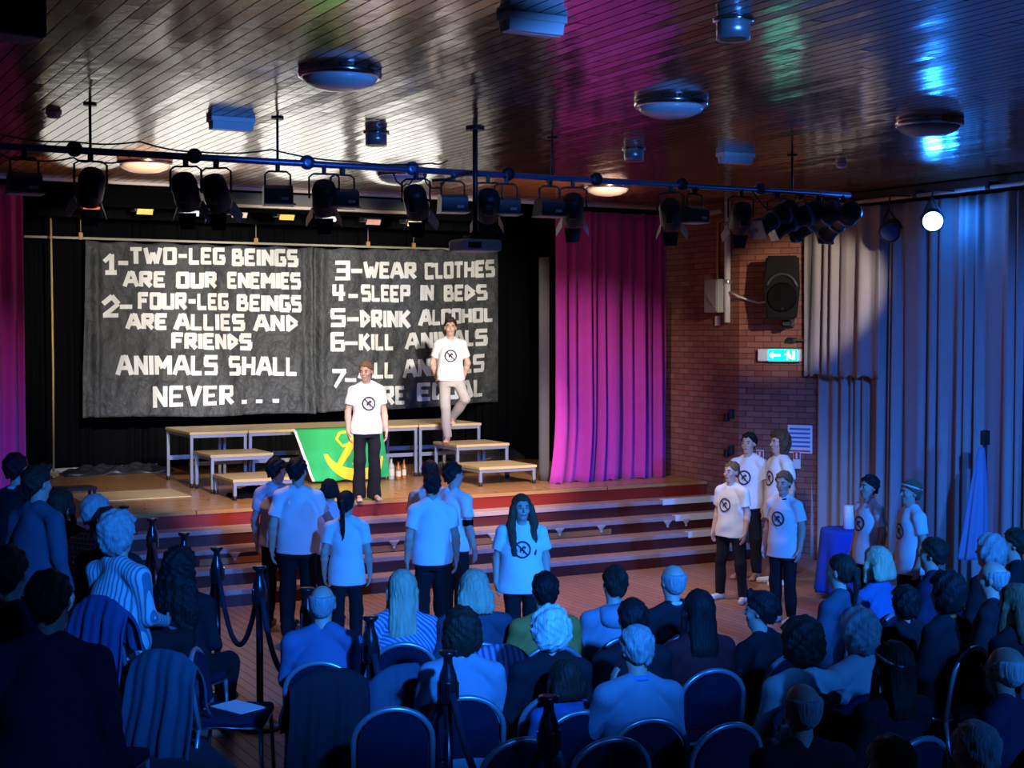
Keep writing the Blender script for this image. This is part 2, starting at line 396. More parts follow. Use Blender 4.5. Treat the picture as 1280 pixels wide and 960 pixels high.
# ------------------------------------------------------------------ curtains
def curtain(name, label, p0, p1, z0, z1, m, n, amp, seed, hem=0.0, cat='curtain', top_amp=0.5, nz=24, flare=0.0, thick=0.012, sag=None):
    rnd = random.Random(seed)
    a = Vector((*p0, 0)); b = Vector((*p1, 0)); d = b - a; ln = d.length; d.normalize(); nrm = Vector((-d.y, d.x, 0))
    ph = [rnd.uniform(0, 6.28) for _ in range(6)]; w1 = n; ws = [n * 0.43, n * 1.61, n * 0.19]
    nu = int(max(60, n * 14))
    def fn(u, v):
        t = u + 0.012 * math.sin(w1 * 2.2 * u + ph[4]) + 0.35 / n * math.sin(ws[2] * 6.28 * u + ph[2])
        A = amp * (top_amp + (1 - top_amp) * (v ** 0.7))
        s = math.sin(6.283 * w1 * t + ph[0] + 0.25 * math.sin(3 * v + ph[5]))
        s = math.copysign(abs(s) ** 0.75, s)
        f = s * 0.72 + 0.36 * math.sin(6.283 * ws[0] * t + ph[1] + 0.5 * v) + 0.22 * math.sin(6.283 * ws[1] * t + ph[3] - 0.4 * v)
        uu = u
        p = a + d * (ln * uu) + nrm * (A * f)
        if flare: p += d * (-(1 - u) * flare * max(0.0, v - 0.72) ** 2 * 12) 
        z = z1 + (z0 - z1) * v + (hem * math.sin(ws[1] * 6 * u + ph[1]) * v)
        return Vector((p.x, p.y, z))
    o = grid_mesh(name, fn, nu, nz, m, None, thick)
    return tag(o, label, cat)
M_MAG = mat('magenta_velvet', (0.50, 0.035, 0.32), 0.85, sheen=0.25, bump=0.15, bscale=90, var=0.12)
curtain('stage_curtain', 'magenta velvet stage curtain drawn to the right of the stage', (9.52, 16.55), (11.30, 16.62), 0.905, 4.50, M_MAG, 10, 0.11, 3, 0.012, nz=30, flare=0.10)
curtain('stage_curtain', 'magenta velvet stage curtain at the left edge of the stage', (0.95, 16.62), (2.80, 16.58), 0.905, 4.50, M_MAG, 11, 0.075, 9, 0.012, nz=30)
curtain('return_drape', 'narrow pale grey drape edge just behind the right magenta curtain', (9.50, 16.95), (9.60, 16.85), 0.905, 3.9, cloth('grey_lining', (0.10, 0.095, 0.095)), 1.2, 0.02, 4)
curtain('backdrop_curtain', 'black backdrop curtain across the rear of the stage', (11.3, 21.35), (0.95, 21.35), 0.91, 4.95, M_BLACKCLOTH, 40, 0.06, 5)
curtain('wing_curtain', 'black side curtain in the right wing beside the banner', (11.2, 19.4), (10.5, 21.1), 0.91, 4.95, M_BLACKCLOTH, 9, 0.06, 15)
curtain('wing_curtain', 'dark side curtain in the left wing beside the gold rope', (2.2, 21.1), (1.5, 18.5), 0.91, 4.95, M_BLACKCLOTH, 10, 0.06, 16)
curtain('border_curtain', 'black overhead border curtain hiding the top of the stage', (11.2, 19.2), (0.95, 19.2), 4.38, 4.95, M_BLACKCLOTH, 30, 0.04, 6)
M_DRAPE = mat('beige_drape', (0.34, 0.30, 0.30), 0.9, sheen=0.1, bump=0.15, bscale=90, var=0.1)
ya = lambda u, X: atX(u, 500, X).y
curtain('window_curtain', 'short beige curtain hanging over a longer one beside the exit sign', (11.93, ya(1005, 11.93)), (11.93, ya(1100, 11.93)), 2.36, 4.40, M_DRAPE, 6, 0.05, 21, 0.02, top_amp=0.7)
curtain('window_curtain', 'long brownish curtain showing under the short beige one', (12.08, ya(1011, 12.08)), (12.08, ya(1101, 12.08)), 0.03, 4.38, M_DRAPE, 8, 0.05, 22, 0.01)
curtain('window_curtain', 'wide floor-length grey curtain along the right wall in blue light', (12.02, ya(1098, 12.02)), (12.02, 7.6), 0.03, 4.40, M_DRAPE, 26, 0.075, 23, 0.01)
# curtain rail
t = thing('curtain_rail', 'pale curtain rail along the top of the right wall', 'rail', (11.95, 11.0, 4.46))
MB().tube([(0, -6.5, 0), (0, 3.4, 0)], 0.022, 10).build('rail', mat('pale_rail', (0.55, 0.47, 0.38), 0.5), t)
for y in (2.6, 1.5, 0.4, -0.7, -1.8, -3.0): MB().box((0.08, y, 0.02), (0.22, 0.06, 0.09), bevel=0.01).build('bracket', M_BLACK, t)

# ================================================================== BANNER WITH TAPED LETTERS
BY = 20.5
def bwave(x, z, zt, zb):
    k = (zt - z) / (zt - zb)
    e = 0.05 * math.sin(x * 5.1 + 0.9 * z) + 0.016 * math.sin(x * 11.3 + 1.7 + z * 2.1) + 0.014 * math.sin(x * 23 - z * 5.0) + 0.008 * math.sin(z * 13 + x * 3)
    mid = math.exp(-((x - MIDX) / 0.13) ** 2) + 0.5 * math.exp(-((x - c_tl.x - 0.12) / 0.10) ** 2)
    return BY - e * (0.35 + 0.65 * k) + 0.16 * mid * math.sin((x - MIDX) * 30) * (0.5 + 0.5 * k)
c_tl = atY(107, 300, BY); c_tm = atY(392, 309, BY); c_tr = atY(623, 312, BY)
c_bl = atY(104, 523, BY); c_bm = atY(390, 517, BY); c_br = atY(624, 503, BY)
MIDX = c_tm.x
M_BANNER = mat('black_banner_cloth', (0.066, 0.069, 0.072), 0.6, bump=1.0, bscale=4.5, bdist=0.12, var=0.25, vscale=3, spec=0.35)
M_TAPE = mat('white_letter_tape', (0.86, 0.85, 0.80), 0.55, var=0.06, vscale=5)
def banner(name, label, tl, tr, bl, br):
    t = thing(name, label, 'banner', ((bl.x + br.x) / 2, BY, (bl.z + br.z) / 2))
    def fn(u, v):
        top = tl.lerp(tr, u); bot = bl.lerp(br, u); p = top.lerp(bot, v)
        sag = 0.03 * math.sin(u * math.pi * 6) ** 2 * (1 - v) ** 6
        z = p.z - sag + 0.012 * math.sin(u * 9) * v
        return Vector((p.x, bwave(p.x, z, tl.z, bl.z), z)) - t.location
    grid_mesh('cloth', fn, 110, 70, M_BANNER, t, 0.004)
    return t
ban_l = banner('banner', 'left black cloth banner with white letters starting 1 TWO-LEG BEINGS', c_tl, c_tm, c_bl, c_bm)
ban_r = banner('banner', 'right black cloth banner with white letters starting 3 WEAR CLOTHES', c_tm, c_tr, c_bm, c_br)
GL = {  # strokes in a unit box, y up
 'A': [[(0,0),(.42,1)],[(.58,1),(1,0)],[(.42,.93),(.62,.93)],[(.22,.36),(.80,.36)]], 'B': [[(.1,0),(.1,1)],[(0,.92),(.8,.92)],[(.1,.53),(.8,.53)],[(0,.08),(.9,.08)],[(.72,.95),(.72,.5)],[(.88,.55),(.88,.04)]],
 'C': [[(.95,.92),(0,.92)],[(.1,1),(.1,0)],[(0,.08),(.95,.08)],[(.92,1),(.92,.72)]], 'D': [[(.12,0),(.12,1)],[(.05,.95),(.95,.5)],[(.95,.5),(.05,.05)]],
 'E': [[(.1,0),(.1,1)],[(0,.92),(1,.92)],[(.1,.5),(.85,.5)],[(0,.08),(1,.08)]], 'F': [[(.1,0),(.1,1)],[(0,.92),(1,.92)],[(.1,.52),(.85,.52)]],
 'G': [[(1,.92),(0,.92)],[(.1,1),(.1,0)],[(0,.08),(1,.08)],[(.9,.08),(.9,.46)],[(.5,.46),(1,.46)]], 'H': [[(.1,0),(.1,1)],[(.9,0),(.9,1)],[(.1,.5),(.9,.5)]],
 'I': [[(.5,0),(.5,1)]], 'K': [[(.1,0),(.1,1)],[(.15,.45),(.9,1)],[(.3,.55),(.95,0)]], 'L': [[(.1,0),(.1,1)],[(0,.08),(1,.08)]],
 'M': [[(.08,0),(.08,1)],[(.08,.95),(.5,.35)],[(.5,.35),(.92,.95)],[(.92,0),(.92,1)]], 'N': [[(.1,0),(.1,1)],[(.1,.95),(.9,.05)],[(.9,0),(.9,1)]],
 'O': [[(.1,0),(.1,1)],[(.9,0),(.9,1)],[(0,.92),(1,.92)],[(0,.08),(1,.08)]], 'P': [[(.1,0),(.1,1)],[(0,.92),(.95,.92)],[(.85,1),(.85,.45)],[(.1,.48),(.95,.48)]],
 'Q': [[(.1,.05),(.1,1)],[(.85,.05),(.85,1)],[(0,.92),(.95,.92)],[(0,.12),(.95,.12)],[(.55,.35),(1,0)]], 'R': [[(.1,0),(.1,1)],[(0,.92),(.95,.92)],[(.85,1),(.85,.48)],[(.1,.5),(.95,.5)],[(.35,.5),(.95,.02)]],
 'S': [[(1,.92),(0,.92)],[(.1,.95),(.1,.5)],[(0,.52),(1,.52)],[(.9,.5),(.9,.05)],[(1,.08),(0,.08)]], 'T': [[(0,.92),(1,.92)],[(.5,0),(.5,1)]],
 'U': [[(.1,0),(.1,1)],[(.9,0),(.9,1)],[(0,.08),(1,.08)]], 'V': [[(.05,1),(.5,0)],[(.95,1),(.5,0)]], 'W': [[(.03,1),(.27,.02)],[(.27,.02),(.5,.7)],[(.5,.7),(.73,.02)],[(.73,.02),(.97,1)]],
 'Y': [[(0,1),(.5,.5)],[(1,1),(.5,.5)],[(.5,.5),(.5,0)]], '-': [[(0,.5),(1,.5)]],
 '1': [[(.0,.62),(.6,.98)],[(.6,1),(.6,0)],[(.1,.06),(1,.06)]], '2': [[(0,.62),(.55,.98)],[(.5,.98),(.95,.6)],[(.95,.62),(.1,.1)],[(0,.08),(.95,.08)]],
 '3': [[(0,.92),(1,.92)],[(.1,.5),(.95,.5)],[(0,.08),(1,.08)],[(.9,1),(.9,0)]], '4': [[(.12,1),(.12,.4)],[(0,.42),(1,.42)],[(.7,1),(.7,0)]],
 '5': [[(1,.92),(0,.92)],[(.1,.95),(.1,.5)],[(0,.52),(1,.52)],[(.9,.5),(.9,.05)],[(1,.08),(0,.08)]], '6': [[(.95,.92),(0,.92)],[(.1,1),(.1,0)],[(.1,.5),(1,.5)],[(.9,.5),(.9,.05)],[(0,.08),(1,.08)]],
 '7': [[(0,.95),(1,.95)],[(.92,.95),(.2,0)]], '.': [[(0,.5),(1,.5)]] }
WID = {'I': 0.32, 'M': 1.25, 'W': 1.35, '-': 0.75, 'L': 0.82, 'E': .9, 'F': .95, 'A': 1.12}
def word(text, x0, x1, yl0, yl1, yr0, yr1, ox, parent, name='lettering', tw=None):
    """text in the picture box (zoomed crop of origin ox at 4x) put onto the cloth"""
    mb = MB()
    ws = [WID.get(c, 1.0) for c in text]; gap = 0.10 if len(text) > 1 else 0
    tot = sum(ws) + gap * (len(text) - 1)
    pos = 0
    A = [atY(ox + x0 / 4, 290 + yl0 / 4, BY), atY(ox + x1 / 4, 290 + yr0 / 4, BY), atY(ox + x0 / 4, 290 + yl1 / 4, BY), atY(ox + x1 / 4, 290 + yr1 / 4, BY)]
    H = (A[0] - A[2]).length; W = (A[1] - A[0]).length
    tw = tw or 0.066
    rnd = random.Random(text + str(x0))
    def put(px, py):   # px 0..1 across the word, py 0..1 up
        top = A[0].lerp(A[1], px); bot = A[2].lerp(A[3], px); p = bot.lerp(top, py)
        zt = c_tl.z; zb = c_bl.z
        return Vector((p.x, bwave(p.x, p.z, zt, zb) - 0.010, p.z))
    for c, w in zip(text, ws):
        for (a, b) in GL[c]:
            twc = min(tw, 0.36 * w / tot * W) if c not in 'I-.1' else tw
            iy = 0.45 * tw / H; ins = lambda q: q if len(text) == 1 and c in '-.' else (0.06 + 0.88 * q)
            vy = lambda q: q if c in '-.' else iy * 0.6 + (1 - 1.2 * iy) * q
            ax, ay = (pos + ins(a[0]) * w) / tot, vy(a[1]); bx, by = (pos + ins(b[0]) * w) / tot, vy(b[1])
            d = Vector(((bx - ax) * W, (by - ay) * H)); 
            if d.length < 1e-6: continue
            n = Vector((-d.y, d.x)).normalized() * (twc if abs(d.x) < 0.9 * d.length else tw * .92) / 2 * rnd.uniform(0.9, 1.1)
            sx, sy = n.x / W, n.y / H
            seg = max(1, int(d.length / 0.05)); rows = []
            for i in range(seg + 1):
                t = i / seg; cx, cy = ax + (bx - ax) * t, ay + (by - ay) * t
                rows.append([mb.bm.verts.new(put(cx + sx * q, cy + sy * q) - parent.location) for q in (1, 0, -1)])
            for r0, r1 in zip(rows, rows[1:]):
                for q in (0, 1): mb.bm.faces.new((r0[q], r0[q + 1], r1[q + 1], r1[q]))
        pos += w + gap
    return mb.build(name, M_TAPE, parent)
L_ = lambda *a, **k: word(*a, 90, ban_l, **k)
R_ = lambda *a, **k: word(*a, 380, ban_r, **k)
L_('1', 155, 225, 105, 215, 105, 215); L_('-', 228, 280, 140, 170, 140, 170); L_('TWO-LEG', 287, 768, 72, 165, 76, 166); L_('BEINGS', 800, 1130, 80, 172, 84, 178)
L_('ARE', 257, 468, 192, 278, 194, 280); L_('OUR', 520, 723, 197, 284, 198, 284); L_('ENEMIES', 778, 1143, 197, 285, 200, 290)
L_('2', 148, 240, 312, 432, 312, 432); L_('-', 238, 298, 360, 388, 360, 388); L_('FOUR-LEG', 330, 785, 298, 390, 304, 394); L_('BEINGS', 826, 1148, 308, 398, 315, 405)
L_('ARE', 269, 478, 404, 490, 405, 492); L_('ALLIES', 514, 866, 404, 494, 406, 498); L_('AND', 910, 1130, 408, 500, 412, 502)
L_('FRIENDS', 499, 900, 500, 588, 506, 594)
L_('ANIMALS', 219, 725, 612, 720, 612, 720); L_('SHALL', 780, 1118, 616, 722, 622, 722)
L_('NEVER', 402, 808, 766, 885, 762, 864)
for x, y in ((848, 850), (922, 847), (1002, 844)): L_('.', x, x + 32, y - 12, y + 12, y - 12, y + 12, name='dot')
R_('3', 150, 228, 140, 246, 140, 246); R_('-', 232, 290, 180, 210, 180, 210); R_('WEAR', 297, 558, 143, 236, 150, 238); R_('CLOTHES', 600, 950, 152, 240, 136, 228)
R_('4', 140, 206, 256, 350, 256, 350); R_('-', 217, 265, 306, 334, 306, 334); R_('SLEEP', 282, 533, 260, 350, 262, 356); R_('IN', 580, 644, 260, 348, 260, 348); R_('BEDS', 697, 913, 262, 350, 258, 344)
R_('5', 132, 208, 378, 478, 378, 478); R_('-', 213, 267, 422, 450, 422, 450); R_('DRINK', 275, 534, 385, 482, 390, 482); R_('ALCOHOL', 575, 940, 385, 474, 376, 450)
R_('6', 136, 206, 497, 602, 497, 602); R_('-', 207, 262, 542, 570, 542, 570); R_('KILL', 270, 450, 505, 596, 505, 594); R_('ANIMALS', 512, 916, 502, 592, 480, 570)
R_('7', 138, 218, 685, 782, 685, 782); R_('-', 207, 260, 726, 754, 726, 754); R_('ALL', 272, 450, 647, 738, 647, 734); R_('ANIMALS', 502, 906, 636, 735, 606, 702)
R_('ARE', 320, 508, 766, 868, 766, 866); R_('EQUAL', 572, 903, 752, 850, 732, 826)

# bar from which the banners hang, with cords
t = thing('scenery_bar', 'thin pale bar high on the stage holding the banners', 'bar', (6.5, 20.6, c_tl.z + 0.03))
MB().tube([(atY(30, 296, 20.6).x - 6.5, 0, 0), (4.9, 0, 0)], 0.018, 8).build('bar', mat('pale_bar', (0.5, 0.46, 0.36), 0.5), t)
for u in (101, 320, 460, 517):
    x = atY(u, 300, 20.6).x - 6.5
    MB().tube([(x, 0, 0), (x, 0, 0.75)], 0.007, 6).build('hanging_cord', mat('cord', (0.40, 0.28, 0.15), 0.8), t)
    MB().box((x, 0, 0.03), (0.06, 0.05, 0.10), bevel=0.01).build('clip', mat('brass_clip', (0.5, 0.28, 0.1), 0.5), t)
p = atY(67, 590, 20.2)
mb = MB().tube([(0, 0, 0.03), (0.01, 0, 1.5), (0, 0, 3.95)], 0.014, 8); mb.tube([(0.05 * math.cos(a), 0.04 * math.sin(a), 0.05 + 0.004 * a) for a in [i * 0.5 for i in range(26)]], 0.012, 6)
mb.ball((0, 0, 0.05), 0.03)
o = mb.build('stage_rope', mat('gold_rope', (0.55, 0.36, 0.10), 0.8, bump=0.6, bscale=60)); o.location = (p.x, 20.2, DECK_Z)
tag(o, 'gold coloured rope hanging straight down at the left of the stage', 'rope')

# ================================================================== STAGE FURNITURE
def staging(label, x0, x1, y0, y1, h, lower=False):
    t = thing('staging_table', label, 'table', ((x0 + x1) / 2, (y0 + y1) / 2, DECK_Z), 0, 'wood-topped staging tables on the stage')
    W, D = x1 - x0 - 0.01, y1 - y0
    MB().box((0, 0, h - 0.018), (W, D, 0.036), bevel=0.004).build('table_top', M_PLY, t)
    fr = MB()
    for s in (-1, 1):
        fr.box((0, s * (D / 2 - 0.03), h - 0.056), (W - 0.04, 0.035, 0.04)); fr.box((s * (W / 2 - 0.03), 0, h - 0.056), (0.035, D - 0.08, 0.04))
    if lower:
        fr.box((0, D / 2 - 0.03, h * 0.42), (W - 0.04, 0.035, 0.06)); fr.box((0, -D / 2 + 0.10, h * 0.42), (W - 0.04, 0.035, 0.05))
    fr.build('frame', M_STEEL, t)
    for sx in (-1, 1):
        for sy in (-1, 1):
            lg = MB().box((sx * (W / 2 - 0.03), sy * (D / 2 - 0.03), (h - 0.04 + 0.05) / 2), (0.04, 0.04, h - 0.09), bevel=0.005).build('leg', M_STEEL, t)
            MB().lathe([(0.018, 0), (0.024, 0.004), (0.024, 0.05), (0.016, 0.055)], 12, Matrix.Translation((sx * (W / 2 - 0.03), sy * (D / 2 - 0.03), 0))).build('rubber_foot', M_BLACK, lg)
    return t
staging('tall staging table at the left end of the back row', 5.10, 5.88, 18.25, 19.45, 0.715, True)
staging('tall staging table behind the green flag, second from the left', 5.88, 7.05, 18.25, 19.45, 0.715, True)
staging('tall staging table behind the standing girl, third from the left', 7.05, 8.32, 18.25, 19.45, 0.715, True)
staging('tall staging table at the right end of the back row', 8.32, 9.30, 18.25, 19.45, 0.715, True)
staging('middle-height staging table of the left-hand stair', 5.14, 5.96, 17.47, 18.22, 0.48)
staging('lowest staging table of the left-hand stair', 5.16, 6.00, 16.62, 17.44, 0.25)
staging('middle-height staging table under the foot of the boy', 8.52, 9.34, 17.48, 18.22, 0.48)
staging('lowest staging table of the right-hand stair', 8.44, 9.30, 16.64, 17.44, 0.25)

# the flag hung over the tables
fx0, fx1, fy = 6.42, 7.66, 18.10
M_GREEN = mat('green_flag_cloth', (0.02, 0.42, 0.12), 0.8, bump=0.2, bscale=60, var=0.1)
M_YEL = mat('yellow_print', (0.85, 0.66, 0.03), 0.8)
ft = thing('flag', 'green flag with a yellow emblem hung over the front of the staging', 'flag', ((fx0 + fx1) / 2, fy, DECK_Z))
def flag_pt(u, v, off=0.0):
    x = fx0 + (fx1 - fx0) * u + 0.24 * v * (1 - u) + 0.10 * v * u; z = 0.725 + 0.10 * u * 0 - (0.70 - 0.02 * u) * v
    w = 0.035 * math.sin(u * 11 + v * 2.0) * (0.3 + v) + 0.02 * math.sin(u * 23 + 1 + v * 5) * v + 0.012 * math.sin(v * 17 + u * 4) * v
    y = fy - 0.06 - 0.10 * v + w - off
    if v < 0.04: y += (0.04 - v) * 1.5
    return Vector((x - ft.location.x, y - ft.location.y, z + 0.005))
grid_mesh('cloth', lambda u, v: flag_pt(u, v), 70, 44, M_GREEN, ft, 0.004)
def flag_strokes(polys, w, name, m):
    mb = MB()
    for pts in polys:
        P = []
        for (a, b) in zip(pts, pts[1:]):
            n = max(1, int(math.hypot(b[0] - a[0], b[1] - a[1]) / 0.03))
            P += [(a[0] + (b[0] - a[0]) * i / n, a[1] + (b[1] - a[1]) * i / n) for i in range(n)]
        P.append(pts[-1]); rows = []
        for i, p in enumerate(P):
            q0 = P[max(0, i - 1)]; q1 = P[min(len(P) - 1, i + 1)]
            d = Vector((q1[0] - q0[0], (q1[1] - q0[1]) * 0.56)).normalized(); n = Vector((-d.y, d.x / 0.56))
            ww = w(i / (len(P) - 1)) if callable(w) else w
            rows.append([mb.bm.verts.new(flag_pt(p[0] + n.x * ww * s, p[1] + n.y * ww * s, 0.008)) for s in (1, 0, -1)])
        for r0, r1 in zip(rows, rows[1:]):
            for q in (0, 1): mb.bm.faces.new((r0[q], r0[q + 1], r1[q + 1], r1[q]))
    return mb.build(name, m, ft)
arc = [(0.60 + 0.34 * math.cos(a), 0.52 + 0.40 * math.sin(a)) for a in [R(185 - i * 8) for i in range(23)]]
flag_strokes([arc], lambda t: 0.018 + 0.05 * math.sin(math.pi * min(1, t * 1.1)), 'emblem_crescent', M_YEL)
flag_strokes([[(0.38, 0.72), (0.54, 0.46), (0.62, 0.30), (0.66, 0.16)]], 0.035, 'emblem_bar', M_YEL)
flag_strokes([[(0.50, 0.10), (0.44, 0.22), (0.50, 0.36), (0.62, 0.30), (0.72, 0.16), (0.64, 0.08), (0.50, 0.10)], [(0.62, 0.32), (0.66, 0.5), (0.62, 0.68), (0.56, 0.72)], [(0.72, 0.1), (0.80, 0.05), (0.78, 0.2)]], 0.014, 'emblem_ribbon', M_YEL)
flag_strokes([[(0.012, 0.0), (0.012, 0.99)]], 0.016, 'white_hem', M_WHITE)

# bottles under the staging
M_GLASS = mat('amber_glass', (0.45, 0.16, 0.03), 0.15, spec=0.8); M_CLEAR = mat('pale_glass', (0.55, 0.50, 0.40), 0.12, spec=0.8); M_LAB = mat('cream_label', (0.75, 0.62, 0.42), 0.7)
def bottle(label, u, h, r, m, Y=18.05):
    p = atY(u, 590, Y)
    t = thing('bottle', label, 'bottle', (p.x, Y, DECK_Z), 0, 'bottles on the stage floor')
    MB().lathe([(r * .9, 0), (r, 0.01), (r, h * .58), (r * .8, h * .68), (r * .36, h * .76), (r * .33, h * .95)], 16).build('glass_body', m, t)
    MB().lathe([(r * 1.02, h * .18), (r * 1.02, h * .48)], 16, cap=False).build('paper_label', M_LAB, t)
    MB().lathe([(r * .4, h * .94), (r * .4, h), (r * .3, h * 1.01)], 12).build('cap', M_BLACK, t)
bottle('taller pale bottle with cream label, left of the group of bottles', 489, 0.30, 0.045, M_CLEAR)
bottle('amber bottle in the middle of the group of bottles', 498, 0.25, 0.036, M_GLASS, 17.98)
bottle('slim amber bottle at the right of the group of bottles', 505, 0.27, 0.030, M_GLASS)
bottle('small dark bottle at the left edge beside the green flag', 482, 0.18, 0.032, M_GLASS, 18.12)

# painted patch of light on the deck, low frame, heaps of cloth
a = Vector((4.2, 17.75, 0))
o = tag(MB().box((0, 0, 0), (1.3, 0.95, 0.012), bevel=0.003).build('lit_patch_panel', mat('lit_patch_tone', (0.72, 0.55, 0.27), 0.5, var=0.15, vscale=3)), 'pale panel painted as a patch of light on the stage left of the tables', 'light patch'); o.location = (a.x, a.y, DECK_Z + 0.007)
t = thing('wooden_stool', 'small dark wooden frame at the left front of the stage', 'stool', (3.25, 16.2, DECK_Z)); mw = mat('dark_wood', (0.06, 0.028, 0.015), 0.5, var=0.2)
MB().box((0, 0, 0.29), (0.42, 0.3, 0.03), bevel=0.004).build('seat', mw, t)
for sx in (-1, 1):
    for sy in (-1, 1): MB().box((sx * .185, sy * .125, 0.1375), (0.03, 0.03, 0.275)).build('leg', mw, t)
def heap(name, label, loc, sx, sy, h, m, seed, cat='cloth'):
    rnd = random.Random(seed); ph = [rnd.uniform(0, 6.3) for _ in range(8)]
    def fn(u, v):
        x = (u - .5) * 2; y = (v - .5) * 2; e = max(0, 1 - max(abs(x), abs(y)) ** 4)
        z = h * e ** 0.6 * (0.55 + 0.2 * math.sin(7 * x + ph[0] + 3 * y) + 0.2 * math.sin(13 * x - 5 * y + ph[1]) + 0.12 * math.sin(23 * y + ph[2] + 9 * x))
        return Vector((x * sx + 0.03 * math.sin(9 * y + ph[3]), y * sy + 0.03 * math.sin(8 * x + ph[4]), max(0.002, z)))
    o = grid_mesh(name, fn, 60, 30, m, None, 0.006); o.location = loc
    return tag(o, label, cat)
M_SHINY = mat('crumpled_black_sheet', (0.03, 0.03, 0.03), 0.35, bump=0.5, bscale=25)
heap('cloth_heap', 'crumpled black sheet on the stage floor behind the right-hand stair', (10.3, 20.3, DECK_Z), 0.9, 0.35, 0.24, M_SHINY, 3)
heap('cloth_heap', 'crumpled dark sheet on the stage floor behind the left tables', (4.75, 20.7, DECK_Z), 0.75, 0.25, 0.14, M_SHINY, 5)
heap('cloth_heap', 'black clothes pushed under the lowest left staging table', (5.55, 17.0, DECK_Z), 0.28, 0.22, 0.13, M_BLACKCLOTH, 8)
heap('cloth_heap', 'red cloth under the lowest left staging table', (5.86, 16.95, DECK_Z), 0.12, 0.14, 0.12, cloth('red_cloth', (0.6, 0.03, 0.02)), 9)
p = atZ(60, 592, DECK_Z); q = atZ(196, 585, DECK_Z)
o = MB().tube([(p.x, p.y, DECK_Z + 0.035), (q.x, q.y, DECK_Z + 0.035)], 0.035, 10).build('floor_batten', mat('pale_pole', (0.62, 0.52, 0.38), 0.6, var=0.2)); tag(o, 'pale wooden pole lying on the stage floor at the far left', 'pole')

# ================================================================== LIGHTING BAR AND LANTERNS
BARY, BARZ = 11.07, 4.25
barpx = lambda u: atY(u, 183 + 0.0585 * u, BARY).x
bt = thing('lighting_bar', 'long blue-lit lighting bar under the ceiling carrying the stage lanterns', 'bar', (5.0, BARY, BARZ))
MB().tube([(-5.6, 0, 0), (barpx(1062) - 5, 0, 0)], 0.027, 12).build('pipe', M_BARBLUE, bt)
for u in (93, 243, 384, 515, 635, 745, 852, 950):
    x = barpx(u) - 5
    MB().lathe([(0.02, -0.03), (0.056, -0.025), (0.06, 0), (0.056, 0.025), (0.02, 0.03)], 16, Matrix.Translation((x, 0, 0.01)) @ Matrix.Rotation(R(90), 4, 'X')).build('socket_box', M_BARBLUE if u in (384, 515, 950) else M_BLACK, bt)
for u in (113, 347, 690, 990):
    x = barpx(u) - 5
    MB().tube([(x, 0, 0.0), (x, 0, CEIL_Z - BARZ)], 0.011, 8).lathe([(0.05, CEIL_Z - BARZ - 0.012), (0.05, CEIL_Z - BARZ)], 12, Matrix.Translation((x, 0, 0))).build('hanger', M_BLACK, bt)
def wire(label, pts, r=0.007):
    n = len(pts); P = []
    for (a, b) in zip(pts, pts[1:]):
        for i in range(8):
            s = i / 8; q = Vector(a).lerp(Vector(b), s); q.z -= 0.02 * math.sin(math.pi * s); P.append(q)
    P.append(Vector(pts[-1]))
    return tag(MB().tube(P, r, 6).build('cable', M_BLACK), label, 'cable')
def bp(u, v): 
    p = atY(u, v, BARY - 0.06); return (p.x, p.y, p.z)
wire('black cable strung above the left part of the lighting bar', [bp(0, 168), bp(90, 177), bp(175, 177), bp(250, 190), bp(340, 187), bp(440, 202), bp(540, 204), bp(560, 200)])
wire('black cable drooping below the lighting bar at the far left', [bp(0, 192), bp(30, 199), bp(92, 197), bp(115, 201), bp(160, 200)])
wire('black cable looping under the bar left of the projector pole', [bp(530, 217), bp(534, 230), bp(546, 235), bp(556, 226)])
wire('black cable looping under the bar near the middle flood', [bp(492, 217), bp(498, 228), bp(508, 230), bp(516, 224)])
wire('black cable hanging among the crowded lanterns at the right end', [bp(940, 238), bp(960, 262), bp(985, 250), bp(1005, 262), bp(1030, 250), bp(1050, 248)])

